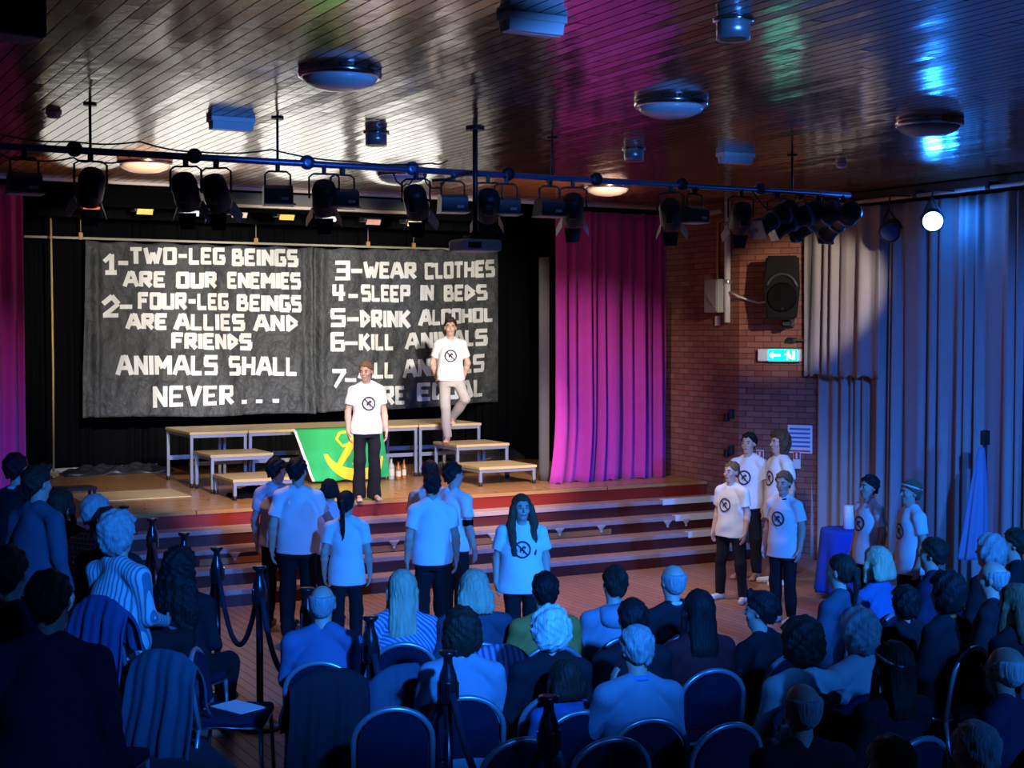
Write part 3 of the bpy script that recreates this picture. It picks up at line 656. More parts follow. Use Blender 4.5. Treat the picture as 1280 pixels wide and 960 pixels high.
M_LAMPGREY = mat('lantern_inner', (0.55, 0.55, 0.52), 0.4, 0.3)
M_LENS = mat('lens_glass', (0.3, 0.32, 0.35), 0.1, spec=0.9)
def yoke(parent, w, drop, m=None):
    mb = MB(); pts = [(-w, 0, -drop), (-w, 0, -0.10), (-w * .7, 0, -0.075), (w * .7, 0, -0.075), (w, 0, -0.10), (w, 0, -drop)]
    mb.tube(pts, 0.009, 6); mb.build('yoke', m or M_BLACK, parent)
    MB().box((0, 0, -0.035), (0.035, 0.05, 0.085), bevel=0.006).tube([(0, -0.045, -0.03), (0, 0.05, -0.03)], 0.01, 8).build('hook_clamp', M_BLACK, parent)
def fresnel(label):
    t = thing('stage_spotlight', label, 'stage light', (0, 0, 0), 0, 'round lanterns on the lighting bar')
    yoke(t, 0.12, 0.27)
    M = Matrix.Translation((0, 0.0, -0.27)) @ Matrix.Rotation(R(-138), 4, 'X')      # axis forward and down
    MB().lathe([(0.05, -0.15), (0.085, -0.13), (0.10, -0.08), (0.10, 0.09), (0.085, 0.11), (0.085, 0.135)], 20, M).box(tuple(M @ Vector((0, 0.09, -0.02))), (0.06, 0.10, 0.09), 0, 0.006).build('body', M_BLACK, t)
    MB().lathe([(0.075, 0.125), (0.06, 0.14), (0.02, 0.148)], 18, M).build('lens', M_LENS, t)
    for k in range(4):
        B = M @ Matrix.Rotation(R(90 * k), 4, 'Z') @ Matrix.Translation((0.09, 0, 0.135)) @ Matrix.Rotation(R(24), 4, 'Y')
        mb = MB(); vs = [B @ Vector(p) for p in ((0, -0.075, 0), (0, 0.075, 0), (0, 0.055, 0.13), (0, -0.055, 0.13))]
        ws = [B @ Vector((p[0] + 0.004, p[1], p[2])) for p in ((0, -0.075, 0), (0, 0.075, 0), (0, 0.055, 0.13), (0, -0.055, 0.13))]
        mb.quad(vs); mb.quad(ws[::-1])
        for i in range(4): mb.quad([vs[i], ws[i], ws[(i + 1) % 4], vs[(i + 1) % 4]])
        mb.build('barn_door', M_LAMPGREY if k != 1 else M_BLACK, t)
    return t
def flood(label):
    t = thing('flood_light', label, 'stage light', (0, 0, 0), 0, 'box floods on the lighting bar')
    yoke(t, 0.10, 0.22)
    mb = MB(); prof = [(-0.075, -0.33), (-0.085, -0.22), (-0.02, -0.185), (0.07, -0.20), (0.11, -0.33)]
    L = [mb.bm.verts.new((-0.115, y, z)) for y, z in prof]; Rr = [mb.bm.verts.new((0.115, y, z)) for y, z in prof]
    mb.bm.faces.new(L); mb.bm.faces.new(Rr[::-1])
    for i in range(5): mb.bm.faces.new((L[i], Rr[i], Rr[(i + 1) % 5], L[(i + 1) % 5]))
    mb.build('housing', mat('lantern_grey', (0.075, 0.078, 0.082), 0.4), t)
    MB().box((0.01, 0.02, -0.337), (0.25, 0.20, 0.012), bevel=0.002).build('front_frame', M_LAMPGREY, t)
    MB().box((0.05, -0.083, -0.295), (0.06, 0.006, 0.022)).build('rating_plate', M_WHITE, t)
    return t
def profile(label):
    t = thing('profile_spotlight', label, 'stage light', (0, 0, 0), 0, 'long profile lanterns at the right end of the bar')
    yoke(t, 0.13, 0.25)
    M = Matrix.Translation((0, 0, -0.25)) @ Matrix.Rotation(R(-115), 4, 'X')
    MB().lathe([(0.07, -0.24), (0.105, -0.21), (0.11, -0.04), (0.085, 0.0), (0.085, 0.24), (0.10, 0.26), (0.10, 0.31)], 20, M).build('barrel', M_BLACK, t)
    MB().lathe([(0.112, -0.10), (0.118, -0.09), (0.118, -0.07), (0.112, -0.06)], 20, M, False).lathe([(0.09, 0.07), (0.095, 0.075), (0.095, 0.10), (0.09, 0.105)], 20, M, False).build('cooling_ring', M_BARBLUE, t)
    MB().lathe([(0.095, 0.30), (0.08, 0.316), (0.02, 0.325)], 18, M).build('lens', M_LENS, t)
    MB().box(tuple(M @ Vector((0, 0, 0.318))), (0.19, 0.19, 0.012), 0, 0.003, Matrix.Rotation(R(-115), 4, 'X')).build('colour_frame', M_LAMPGREY, t)
    return t
FR = [(113, 'single lantern with pale barn doors hanging at the far left of the bar'), (232, 'round lantern, left one of the pair above the left banner'), (270, 'round lantern, right one of the pair above the left banner'),
      (405, 'round lantern seen end-on above the gap between the banners'), (520, 'round lantern left of the projector pole'), (610, 'round lantern just right of the projector pole'),
      (716, 'round lantern in front of the left edge of the right magenta curtain'), (838, 'round lantern in front of the right edge of the magenta curtain'), (926, 'round lantern beside the white pipe on the brick wall')]
f0 = None
for u, lab in FR:
    x = barpx(u)
    f0 = f0 or fresnel(lab)
    if u == 113: f0.location = (x, BARY, BARZ); f0.rotation_euler = (0, 0, 0)
    else: dup(f0, (x, BARY, BARZ), R(random.uniform(-42, -8)), lab)
FL = [(30, 'box flood at the extreme left end of the bar in the photo'), (347, 'box flood hanging between the round lanterns above the left banner'), (428, 'box flood half hidden behind the end-on lantern'), (566, 'box flood directly left of the projector pole'),
      (632, 'box flood half hidden behind the lantern right of the projector pole'), (687, 'box flood above the left edge of the right curtain'), (868, 'box flood near the top of the brick wall')]
f1 = None
for u, lab in FL:
    x = barpx(u)
    if f1 is None: f1 = flood(lab); f1.location = (x, BARY, BARZ)
    else: dup(f1, (x, BARY, BARZ), R(random.uniform(-15, 15)), lab)
PR = [(972, 100, 'long profile lantern pointing left with a pale front frame'), (1000, 75, 'long profile lantern behind the pale-framed one'), (1024, 20, 'long profile lantern with blue glints, second from the right end'), (1052, -5, 'long profile lantern at the very right end of the bar')]
f2 = None
for u, rz, lab in PR:
    x = barpx(u)
    if f2 is None: f2 = profile(lab); f2.location = (x, BARY, BARZ); f2.rotation_euler = (0, 0, R(rz))
    else: dup(f2, (x, BARY, BARZ), R(rz), lab)

# projector on its pole
pp = atY(594, 285, 10.85)
t = thing('projector', 'blue-lit video projector hanging from a black ceiling pole', 'projector', (pp.x, 10.85, 3.62))
MB().tube([(0, 0, 0.08), (0, 0, CEIL_Z - 3.62)], 0.022, 10).lathe([(0.08, CEIL_Z - 3.62 - 0.02), (0.08, CEIL_Z - 3.62)], 16).build('pole', M_BLACK, t)
MB().box((0, 0, 0.0), (0.36, 0.30, 0.10), 0, 0.025).build('casing', mat('pale_casing', (0.62, 0.64, 0.68), 0.4), t)
MB().box((0, 0, 0.07), (0.16, 0.14, 0.03), 0, 0.005).build('mount_plate', M_BLACK, t)
MB().lathe([(0.045, 0), (0.045, 0.03), (0.03, 0.035)], 16, Matrix.Translation((0.08, 0.15, 0)) @ Matrix.Rotation(R(-90), 4, 'X')).build('lens', M_LENS, t)
MB().box((-0.08, -0.151, 0.0), (0.12, 0.006, 0.05)).build('vent', M_BLACK, t)
MB().tube([(0, 0, 0.62), (-0.22, 0.1, 0.55), (-0.30, 0.2, 0.55)], 0.012, 8).build('brace_arm', M_BLACK, t)

# coloured border floods inside the stage
cols = [('orange', (0.9, 0.16, 0.05)), ('amber', (0.85, 0.55, 0.12)), ('white', (0.75, 0.8, 0.85)), ('straw', (0.75, 0.6, 0.42)), ('amber', (0.85, 0.5, 0.12)), ('white', (0.75, 0.78, 0.8)), ('pink', (0.8, 0.42, 0.3)), ('straw', (0.85, 0.68, 0.35))]
where = ['furthest left', 'second from the left', 'third from the left', 'fourth from the left', 'fifth from the left', 'sixth from the left', 'seventh from the left', 'rightmost']
for k, (u, v) in enumerate(((113, 261), (180, 265), (238, 267), (298, 269), (357, 272), (410, 274), (465, 278), (516, 280))):
    p = atY(u, v, 17.35)
    t = thing('border_light', f'{cols[k][0]} gelled light in the row above the stage, {where[k]}', 'stage light', (p.x, 17.35, p.z), 0, 'row of coloured lights above the stage')
    MB().box((0, 0.06, 0.06), (0.24, 0.2, 0.10), 0, 0.01).build('housing', M_BLACK, t)
    MB().box((0, -0.05, 0.0), (0.19, 0.012, 0.075), 0, 0.004, Matrix.Rotation(R(35), 4, 'X')).build('colour_gel', mat(f'gel_{k}', cols[k][1], 0.4, var=0.25, vscale=20, emit=cols[k][1], estr=0.25), t)
    MB().tube([(0, 0.06, 0.1), (0, 0.06, 4.955 - p.z)], 0.012, 8).build('stem', M_BLACK, t)

# ================================================================== CEILING FITTINGS
M_DOME = mat('opal_dome', (0.55, 0.56, 0.58), 0.25)
DL = [(3.50, 8.9, 'round ceiling light with opal dome, front row, nearest the left'), (6.10, 8.9, 'round ceiling light with opal dome, middle of the front row'), (8.50, 8.75, 'round ceiling light on the right reflecting the blue lamp'),
      (3.60, 14.4, 'round ceiling light just above the left end of the lighting bar'), (6.30, 14.25, 'round ceiling light behind the bar, left of the projector pole'), (8.92, 14.3, 'round ceiling light behind the bar in front of the right curtain')]
base = None
for x, y, lab in DL:
    if base is None:
        base = thing('ceiling_light', lab, 'ceiling light', (x, y, CEIL_Z), 0, 'round dome lights on the boarded ceiling')
        MB().lathe([(0.27, 0.0), (0.275, -0.02), (0.27, -0.045), (0.25, -0.05)][::-1], 36).build('rim', M_CHROME, base)
        MB().lathe([(0.25, -0.045), (0.22, -0.085), (0.15, -0.115), (0.07, -0.128), (0.004, -0.13)][::-1], 36).build('dome', M_DOME, base)
    else: dup(base, (x, y, CEIL_Z), 0, lab)
base = None
for x, y, lab in ((4.82, 6.44, 'large metal cylinder downlight near the top of the photo'), (4.85, 11.5, 'metal cylinder downlight above the left banner side of the bar'), (7.4, 11.4, 'metal cylinder downlight in the magenta reflection')):
    if base is None:
        base = thing('downlight', lab, 'ceiling light', (x, y, CEIL_Z), 0, 'cylinder downlights on the ceiling')
        MB().lathe([(0.075, -0.105), (0.092, -0.11), (0.092, 0.0), (0.08, 0.0)], 28).build('cylinder', mat('brushed_can', (0.45, 0.47, 0.5), 0.3, 0.8), base)
        MB().lathe([(0.093, -0.014), (0.112, -0.012), (0.112, 0.0), (0.093, 0.0)], 28).build('flange', M_CHROME, base)
        MB().lathe([(0.074, -0.107), (0.05, -0.09), (0.01, -0.085)], 20).build('lamp_recess', M_BLACK, base)
    else: dup(base, (x, y, CEIL_Z), 0, lab)
base = None
for x, y, rz, lab in ((3.80, 6.86, 0, 'large pale box fitting at the top edge of the photo'), (3.5, 11.25, 0, 'blue-lit box fitting on the ceiling left of the first dome'), (8.42, 11.2, 0, 'pale box fitting on the ceiling above the white wall pipe')):
    if base is None:
        base = thing('emergency_light', lab, 'ceiling light', (x, y, CEIL_Z), R(rz), 'box fittings on the ceiling')
        MB().box((0, 0, -0.02), (0.36, 0.15, 0.04), 0, 0.006).build('back_plate', M_WHITE, base)
        mb = MB(); prof = [(-0.065, -0.04), (-0.05, -0.10), (0.05, -0.10), (0.065, -0.04)]
        L = [mb.bm.verts.new((-0.165, y_, z_)) for y_, z_ in prof]; Q = [mb.bm.verts.new((0.165, y_, z_)) for y_, z_ in prof]
        mb.bm.faces.new(L); mb.bm.faces.new(Q[::-1])
        for i in range(4): mb.bm.faces.new((L[i], Q[i], Q[(i + 1) % 4], L[(i + 1) % 4]))
        mb.build('diffuser', mat('diffuser', (0.70, 0.72, 0.74), 0.3), base)
        MB().box((0, 0, -0.07), (0.345, 0.012, 0.064)).build('seam', M_LAMPGREY, base)
    else: dup(base, (x, y, CEIL_Z), R(rz), lab)
base = None
for x, y, lab in ((2.2, 11.6, 'small round detector on the dark left part of the ceiling'), (9.85, 11.35, 'small pale detector above the right end of the lighting bar')):
    if base is None:
        base = thing('smoke_detector', lab, 'detector', (x, y, CEIL_Z), 0, 'small detectors on the ceiling')
        MB().lathe([(0.02, -0.05), (0.045, -0.045), (0.055, -0.02)], 20).build('sensor_head', M_WHITE, base); MB().lathe([(0.055, -0.022), (0.06, -0.018), (0.06, 0)], 20).build('base_ring', M_WHITE, base)
    else: dup(base, (x, y, CEIL_Z), 0, lab)
p = atZ(15, 14, 4.32)
t = thing('ceiling_speaker', 'dark box speaker hung from the ceiling in the top left corner', 'speaker', (p.x - 0.03, p.y, 4.3))
MB().box((0, 0, 0), (0.30, 0.22, 0.20), R(15), 0.02).build('cabinet', M_BLACK, t); MB().box((0.0, -0.112, 0), (0.25, 0.012, 0.15), R(15), 0.004).build('grille', M_BLACKCLOTH, t)
MB().tube([(0, 0, 0.1), (0, 0, 0.3)], 0.02, 8).build('bracket', M_BLACK, t)

# ================================================================== ON THE BRICK WALLS
SD = Vector((SPB[0] - SPA[0], SPB[1] - SPA[1], 0)).normalized(); SN = Vector((SD.y, -SD.x, 0))     # along the splay, and out into the hall
if SN.dot(Vector((-1, -1, 0))) < 0: SN = -SN
SROT = math.atan2(SD.y, SD.x)
def on_splay(u, v, off=0.0):
    r = ray(u, v); A = Vector((*SPA, 0)) + SN * off
    k = (A - CAM).dot(SN) / r.dot(SN); return CAM + r * k
p = on_splay(979, 360, 0.32)
t = thing('loudspeaker', 'black loudspeaker on a bracket high on the brick wall', 'speaker', p, SROT + R(12))
M_SPK = mat('speaker_plastic', (0.003, 0.003, 0.0035), 0.5, spec=0.15, bump=0.1)
mb = MB(); pr = [(-0.21, 0.40), (0.21, 0.40), (0.225, 0.0), (0.19, -0.40), (-0.19, -0.40), (-0.225, 0.0)]
A = [mb.bm.verts.new((x, -0.17, z)) for x, z in pr]; B = [mb.bm.verts.new((x * .62, 0.17, z * .94)) for x, z in pr]
mb.bm.faces.new(A); mb.bm.faces.new(B[::-1])
for i in range(6): mb.bm.faces.new((A[i], B[i], B[(i + 1) % 6], A[(i + 1) % 6]))
bmesh.ops.bevel(mb.bm, geom=list(mb.bm.edges), offset=0.025, segments=2, affect='EDGES')
mb.build('cabinet', M_SPK, t)
F90 = Matrix.Rotation(R(90), 4, 'X')
MB().lathe([(0.185, 0.0), (0.18, 0.022), (0.165, 0.028)], 32, Matrix.Translation((0, -0.168, -0.12)) @ F90).build('bass_grille', mat('grille_mesh', (0.003, 0.003, 0.0035), 0.7, spec=0.1, bump=0.6, bscale=200), t)
mb = MB()
arcp = [(0.195 * math.cos(R(a)), -0.185, -0.06 + 0.23 * math.sin(R(a))) for a in range(15, 166, 8)]
mb.tube(arcp, 0.022, 8); mb.build('horn_rim', mat('horn_grey', (0.03, 0.032, 0.034), 0.4), t)
MB().lathe([(0.016, 0), (0.016, 0.006)], 16, Matrix.Translation((0.01, -0.196, -0.26)) @ F90).build('badge', M_CHROME, t)
MB().box((0.04, 0.12, -0.44), (0.10, 0.30, 0.06), 0, 0.01).box((0.04, 0.24, -0.36), (0.16, 0.04, 0.26), 0, 0.01).build('bracket', M_BLACK, t)
def on_side(u, v, off=0.0): return atX(u, v, 11.5 - off)
p = on_side(895, 370, 0.09)
t = thing('junction_box', 'grey metal junction box on the brick wall beside the white pipe', 'box', p)
MB().box((0, 0, 0), (0.17, 0.30, 0.44), 0, 0.012).build('case', mat('grey_box', (0.42, 0.43, 0.42), 0.5, 0.2), t)
MB().box((-0.09, 0, 0), (0.012, 0.26, 0.40), 0, 0.004).build('cover', mat('grey_box', (0, 0, 0)), t)
MB().tube([(-0.1, 0.05, 0.04), (-0.1, 0.04, -0.05), (-0.1, -0.05, -0.12), (-0.1, -0.13, -0.15)], 0.008, 8).build('lever', M_CHROME, t)
p = on_side(909, 403, 0.05)
t = thing('wall_pipe', 'white vertical pipe running from the ceiling down the brick wall', 'pipe', (p.x, p.y, p.z))
MB().tube([(0, 0, 0), (0, 0, CEIL_Z - p.z)], 0.042, 12).build('pipe', mat('white_pipe', (0.75, 0.75, 0.78), 0.4), t)
for z in (0.5, 1.25): MB().lathe([(0.05, z), (0.052, z + 0.01), (0.052, z + 0.05), (0.05, z + 0.06)], 14).build('collar', M_STEEL, t)
q = on_side(897, 348, 0.03)
o = MB().tube([(0, 0, 0), (0, 0, CEIL_Z - 0.25 - q.z), (0.0, -0.15, CEIL_Z - 0.22 - q.z)], 0.02, 10).build('conduit', mat('brown_conduit', (0.35, 0.17, 0.08), 0.5)); o.location = q
tag(o, 'thin brown conduit rising from the grey junction box', 'pipe')
q = on_side(897, 401, 0.012); o = MB().box((0, 0, 0), (0.024, 0.09, 0.13), 0, 0.004).build('wall_plate', M_WHITE); o.location = q; tag(o, 'small pale plate on the brick below the grey junction box', 'plate')
a = on_side(913, 365, 0.06); b = on_splay(938, 376, 0.04); c = on_splay(958, 377, 0.06)
kc = a.lerp(b, .5); kc.x, kc.y = SPA[0] - 0.07, SPA[1] - 0.06
tag(MB().tube([a, kc, b, b.lerp(c, .5) - Vector((0, 0, .02)), c], 0.014, 8).build('cable', mat('white_cable', (0.7, 0.68, 0.64), 0.5)), 'white cable from the junction box towards the loudspeaker', 'cable')
q = on_side(880, 268, 0.04)
tag(MB().tube([(11.46, on_side(860, 268).y, q.z), (11.46, on_side(906, 268).y, q.z + 0.02)], 0.035, 8).build('duct', mat('pale_duct', (0.4, 0.27, 0.23), 0.7, bump=0.5, bscale=30)), 'pale duct running along the very top of the brick wall', 'duct')
for k, (u, v, lab) in enumerate(((911, 519, 'upper of the small black hooks on the brick wall'), (911, 564, 'lower small black hook on the brick wall'))):
    q = on_side(u, v, 0.03); t = thing('wall_hook', lab, 'hook', q)
    MB().box((0.0, -0.05, 0.02), (0.06, 0.07, 0.12), 0, 0.01).build('hook_plate', M_BLACK, t); MB().box((0, 0.05, -0.03), (0.06, 0.07, 0.10), 0, 0.01).build('hook', M_BLACK, t)
# exit sign
p = on_splay(974, 444, 0.06)
t = thing('exit_sign', 'illuminated green exit sign with white running figure on the brick wall', 'sign', p, SROT)
MB().box((0, 0.02, 0), (0.56, 0.08, 0.155), 0, 0.008).build('case', M_WHITE, t)
MB().box((0.055, -0.026, 0), (0.38, 0.014, 0.15), 0, 0.003).build('lit_face', mat('exit_green', (0.02, 0.45, 0.38), 0.4, emit=(0.0, 0.60, 0.40), estr=4.0), t)
M_GLOW = mat('exit_white', (0.9, 0.9, 0.9), 0.4, emit=(0.75, 1, 0.95), estr=3.0)
mb = MB(); Y = -0.036
mb.box((-0.03, Y, 0.0), (0.11, 0.004, 0.026)); mb.quad([(-0.13, Y - .002, 0), (-0.075, Y - .002, 0.045), (-0.075, Y - .002, -0.045)]) if False else None
v = [mb.bm.verts.new(x) for x in ((-0.125, Y, 0), (-0.07, Y, 0.045), (-0.07, Y, -0.045))]; mb.bm.faces.new(v); mb.build('arrow', M_GLOW, t)
mb = MB(); mb.lathe([(0.016, -0.002), (0.016, 0.002)], 12, Matrix.Translation((0.128, Y, 0.045)) @ F90)
mb.tube([(0.125, Y, 0.025), (0.135, Y, -0.012)], 0.014, 6).tube([(0.135, Y, -0.012), (0.115, Y, -0.035), (0.118, Y, -0.06)], 0.009, 6).tube([(0.135, Y, -0.012), (0.16, Y, -0.035), (0.185, Y, -0.04)], 0.009, 6).tube([(0.125, Y, 0.02), (0.10, Y, 0.005), (0.085, Y, 0.018)], 0.007, 6).tube([(0.127, Y, 0.02), (0.155, Y, 0.005), (0.165, Y, -0.012)], 0.007, 6)
mb.box((0.20, Y, 0), (0.035, 0.004, 0.11)); mb.build('running_figure', M_GLOW, t)
# notices
p = on_splay(1000, 549, 0.02); t = thing('notice_board', 'white and blue striped notice on the brick wall by the curtain', 'notice', p, SROT)
MB().box((0, 0, 0), (0.32, 0.02, 0.36), 0, 0.003).build('panel', M_WHITE, t)
mbl = mat('notice_blue', (0.06, 0.16, 0.55), 0.6)
for k in range(5): MB().box((0, -0.0115, 0.13 - 0.055 * k), (0.27, 0.004, 0.026)).build('printed_line', mbl, t)
MB().box((0, -0.0115, -0.15), (0.27, 0.004, 0.02)).build('red_line', mat('notice_red', (0.6, 0.05, 0.04), 0.6), t)
for u, v, lab in ((950, 573, 'small white and red fire notice left of the curly-haired youngster'), (996, 575, 'small white and red fire notice below the striped notice')):
    p = on_splay(u, v, 0.02); t = thing('fire_notice', lab, 'notice', p, SROT, None)
    MB().box((0, 0, 0), (0.10, 0.016, 0.22), 0, 0.003).build('card', M_WHITE, t); MB().box((0, -0.009, 0.055), (0.085, 0.004, 0.09)).build('red_panel', mat('notice_red', (0, 0, 0)), t); MB().box((0.0, -0.0125, 0.055), (0.022, 0.004, 0.07)).build('white_mark', M_WHITE, t)
p = on_splay(992, 425, 0.05); t = thing('door_closer', 'dark metal door-closer arm on the brick wall above the exit sign', 'door closer', p, SROT)
MB().box((-0.03, 0.02, 0), (0.12, 0.08, 0.06), 0, 0.008).build('body', M_BLACK, t); MB().box((0.07, -0.02, 0.0), (0.2, 0.02, 0.02), R(-8)).build('arm', mat('bronze_arm', (0.2, 0.13, 0.1), 0.4, 0.5), t)

# blue par cans on the right-hand rail
M_PARGLOW = mat('blue_lamp_lens', (0.8, 0.9, 1.0), 0.3, emit=(0.30, 0.62, 1.0), estr=6.0)
def parcan(label, loc, target, lit):
    t = thing('par_can', label, 'stage light', loc)
    d = (Vector(target) - Vector(loc)).normalized(); M = d.to_track_quat('Z', 'Y').to_matrix().to_4x4()
    MB().lathe([(0.06, -0.24), (0.10, -0.20), (0.11, -0.02), (0.125, 0.0), (0.125, 0.02)], 24, M).build('can', M_BLACK, t)
    MB().lathe([(0.108, 0.022), (0.09, 0.03), (0.01, 0.035)], 24, M).build('lens', M_PARGLOW if lit else mat('dim_blue_lens', (0.03, 0.08, 0.3), 0.2), t)
    MB().tube([tuple(M @ Vector((0.13, 0, -0.1))), (0.0, 0.02, 0.26), (0.02, 0.02, 4.46 - loc[2]), (0.33, 0.0, 4.46 - loc[2])], 0.01, 6).tube([tuple(M @ Vector((-0.13, 0, -0.1))), (0.0, 0.02, 0.26)], 0.01, 6).build('yoke', M_BLACK, t)
    return t
pl = atX(1166, 276, 11.62)
parcan('lit blue par can shining from the top of the right wall', pl, (5.0, 5.0, 1.2), True)
bpos = Vector(pl) + (Vector((5.0, 5.0, 1.2)) - Vector(pl)).normalized() * 0.1
for o in col.objects:
    if o.name.startswith('blue_lamp_beam'): o.location = bpos; aim(o, (5.0, 5.0, 1.2))
_l = bpy.data.lights.new('lamp_halo_fill', 'POINT'); _l.energy = 14; _l.color = BLUE; _l.shadow_soft_size = 0.06  # added point light: blue halo on the curtain round the lit can
_o = bpy.data.objects.new('lamp_halo_fill', _l); col.objects.link(_o); _o.location = Vector(pl) + Vector((0.10, -0.16, 0.0))
pl2 = atX(1112, 290, 11.62); parcan('unlit par can left of the shining blue one', pl2, (8.0, 10.0, 2.2), False)

# ================================================================== RIGHT-HAND SIDE PROPS
M_BLUECL = cloth('blue_tablecloth', (0.02, 0.06, 0.42))
p = atZ(1057, 662, 0.74)
t = thing('round_table', 'small round side table hidden under a blue cloth by the curtains', 'table', (p.x, p.y, 0))
MB().lathe([(0.245, 0.715), (0.25, 0.72), (0.25, 0.735), (0.245, 0.74)], 32).build('table_top', M_PLY, t)
MB().lathe([(0.16, 0), (0.16, 0.02), (0.03, 0.04), (0.03, 0.715)], 20).build('pedestal', M_BLACK, t)
def tcl(u, v):
    a = u * 2 * math.pi
    if v < 0.3: r = 0.27 * v / 0.3; z = 0.748
    else:
        k = (v - 0.3) / 0.7; r = 0.27 + 0.05 * k + 0.03 * k * math.sin(9 * a + 1); z = 0.745 - 0.68 * k
    return Vector((r * math.cos(a), r * math.sin(a), z))
cl = grid_mesh('tablecloth', tcl, 90, 24, M_BLUECL, None, 0.003); cl.location = t.location; tag(cl, 'royal blue cloth draped over the small round side table', 'tablecloth')
q = atZ(1061, 661, 0.75)
o = MB().lathe([(0.055, 0), (0.06, 0.004), (0.06, 0.25), (0.055, 0.255), (0.045, 0.25), (0.01, 0.245)], 24).build('pillar_candle', mat('wax_white', (0.75, 0.78, 0.82), 0.4)); o.location = (q.x, q.y, 0.752); tag(o, 'thick white pillar standing on the blue-clothed side table', 'candle')
# small dark chair-back just behind the table
p = atX(1222, 600, 11.35)
t = thing('coat_stand', 'dark post standing against the grey curtain at the right', 'stand', (p.x, p.y, 0))
MB().tube([(0.1, 0, 0.03), (0.1, 0, 1.88)], 0.022, 10).build('post', M_BLACK, t)
for k in range(3): MB().tube([(0.1, 0, 0.25), (0.1 + 0.26 * math.cos(k * 2.1), 0.26 * math.sin(k * 2.1), 0.012)], 0.012, 8).build('leg', M_BLACK, t)
MB().box((0.1, 0, 1.8), (0.1, 0.05, 0.15), 0, 0.01).build('hook', M_BLACK, t)
def drp(u, v):
    a = u * 2 * math.pi; r = 0.035 + 0.14 * v ** 0.8 + 0.025 * v * math.sin(7 * a); return Vector((0.05 - 0.10 * v + r * math.cos(a), r * 0.6 * math.sin(a), 1.70 - 1.15 * v))
o = grid_mesh('hanging_gown', drp, 60, 30, cloth('pale_blue_gown', (0.15, 0.22, 0.36)), None, 0.004); o.location = t.location; tag(o, 'pale blue gown hanging narrow at the top from the dark post', 'gown')

# ================================================================== ROPE BARRIER
M_POST = mat('gloss_black_post', (0.012, 0.012, 0.016), 0.25)
M_ROPE = mat('barrier_rope', (0.010, 0.012, 0.03), 0.85, bump=0.5, bscale=60)
PX = [(155, 625), (190, 640), (230, 660), (271, 681), (324, 706), (384, 740), (463, 776), (560, 826), (686, 882)]
BX = 3.34
pos = []
for u, v in PX:
    r = ray(u, v); pos.append(Vector((BX, r.y * BX / r.x, 0)))
PH = 1.19
plab = ['furthest post of the rope barrier, beside the stage steps', 'second furthest post of the rope barrier', 'third furthest rope barrier post, left of the steps', 'rope barrier post in front of the lower left steps', 'rope barrier post left of the tall boy in blue', 'rope barrier post beside the balding man in a blue jumper', 'rope barrier post left of the woman with long blond hair', 'rope barrier post in front of the dark curly-haired woman', 'nearest rope barrier post, between the empty chairs']
pb = None
for k, p in enumerate(pos):
    if pb is None:
        pb = thing('barrier_post', plab[k], 'barrier post', p, 0, 'posts of the rope barrier')
        MB().lathe([(0.16, 0), (0.165, 0.01), (0.15, 0.025), (0.03, 0.04)], 28).build('base_plate', M_POST, pb)
        MB().lathe([(0.026, 0.03), (0.026, 0.90)], 16).build('pole', M_POST, pb)
        MB().lathe([(0.028, 0.90), (0.048, 0.92), (0.052, 1.02), (0.046, 1.06), (0.026, 1.12), (0.024, 1.155), (0.048, 1.175), (0.050, 1.19), (0.03, 1.195)], 20).build('post_head', M_POST, pb)
        for a in range(4): MB().box((0.053 * math.cos(a * 1.571 + .6), 0.053 * math.sin(a * 1.571 + .6), 0.98), (0.012, 0.02, 0.10), a * 1.571 + .6, 0.003).build('rope_slot', M_CHROME, pb)
    else: dup(pb, p, 0.3 * k, plab[k])
rl = ['furthest rope of the barrier near the steps', 'rope of the barrier sagging below the second and third posts', 'rope sagging in front of the left end of the steps', 'rope sagging left of the tall boy in blue', 'rope sagging beside the legs of the tall boy in blue', 'rope sagging across the back of the balding man', 'rope sagging below the woman with long blond hair', 'nearest rope sagging down to the empty chairs']
for k, (a, b) in enumerate(zip(pos, pos[1:])):
    A = a + Vector((0, 0.05 if b.y > a.y else -0.05, 0.97)); B = b + Vector((0, 0.05 if a.y > b.y else -0.05, 0.97))
    P = []
    for i in range(21):
        s = i / 20; q = A.lerp(B, s); q.z -= 0.45 * (1 - (2 * s - 1) ** 2) ** 1.0; P.append(q)
    tag(MB().tube(P, 0.020, 10).build('barrier_rope', M_ROPE), rl[k], 'rope', 'ropes of the barrier')

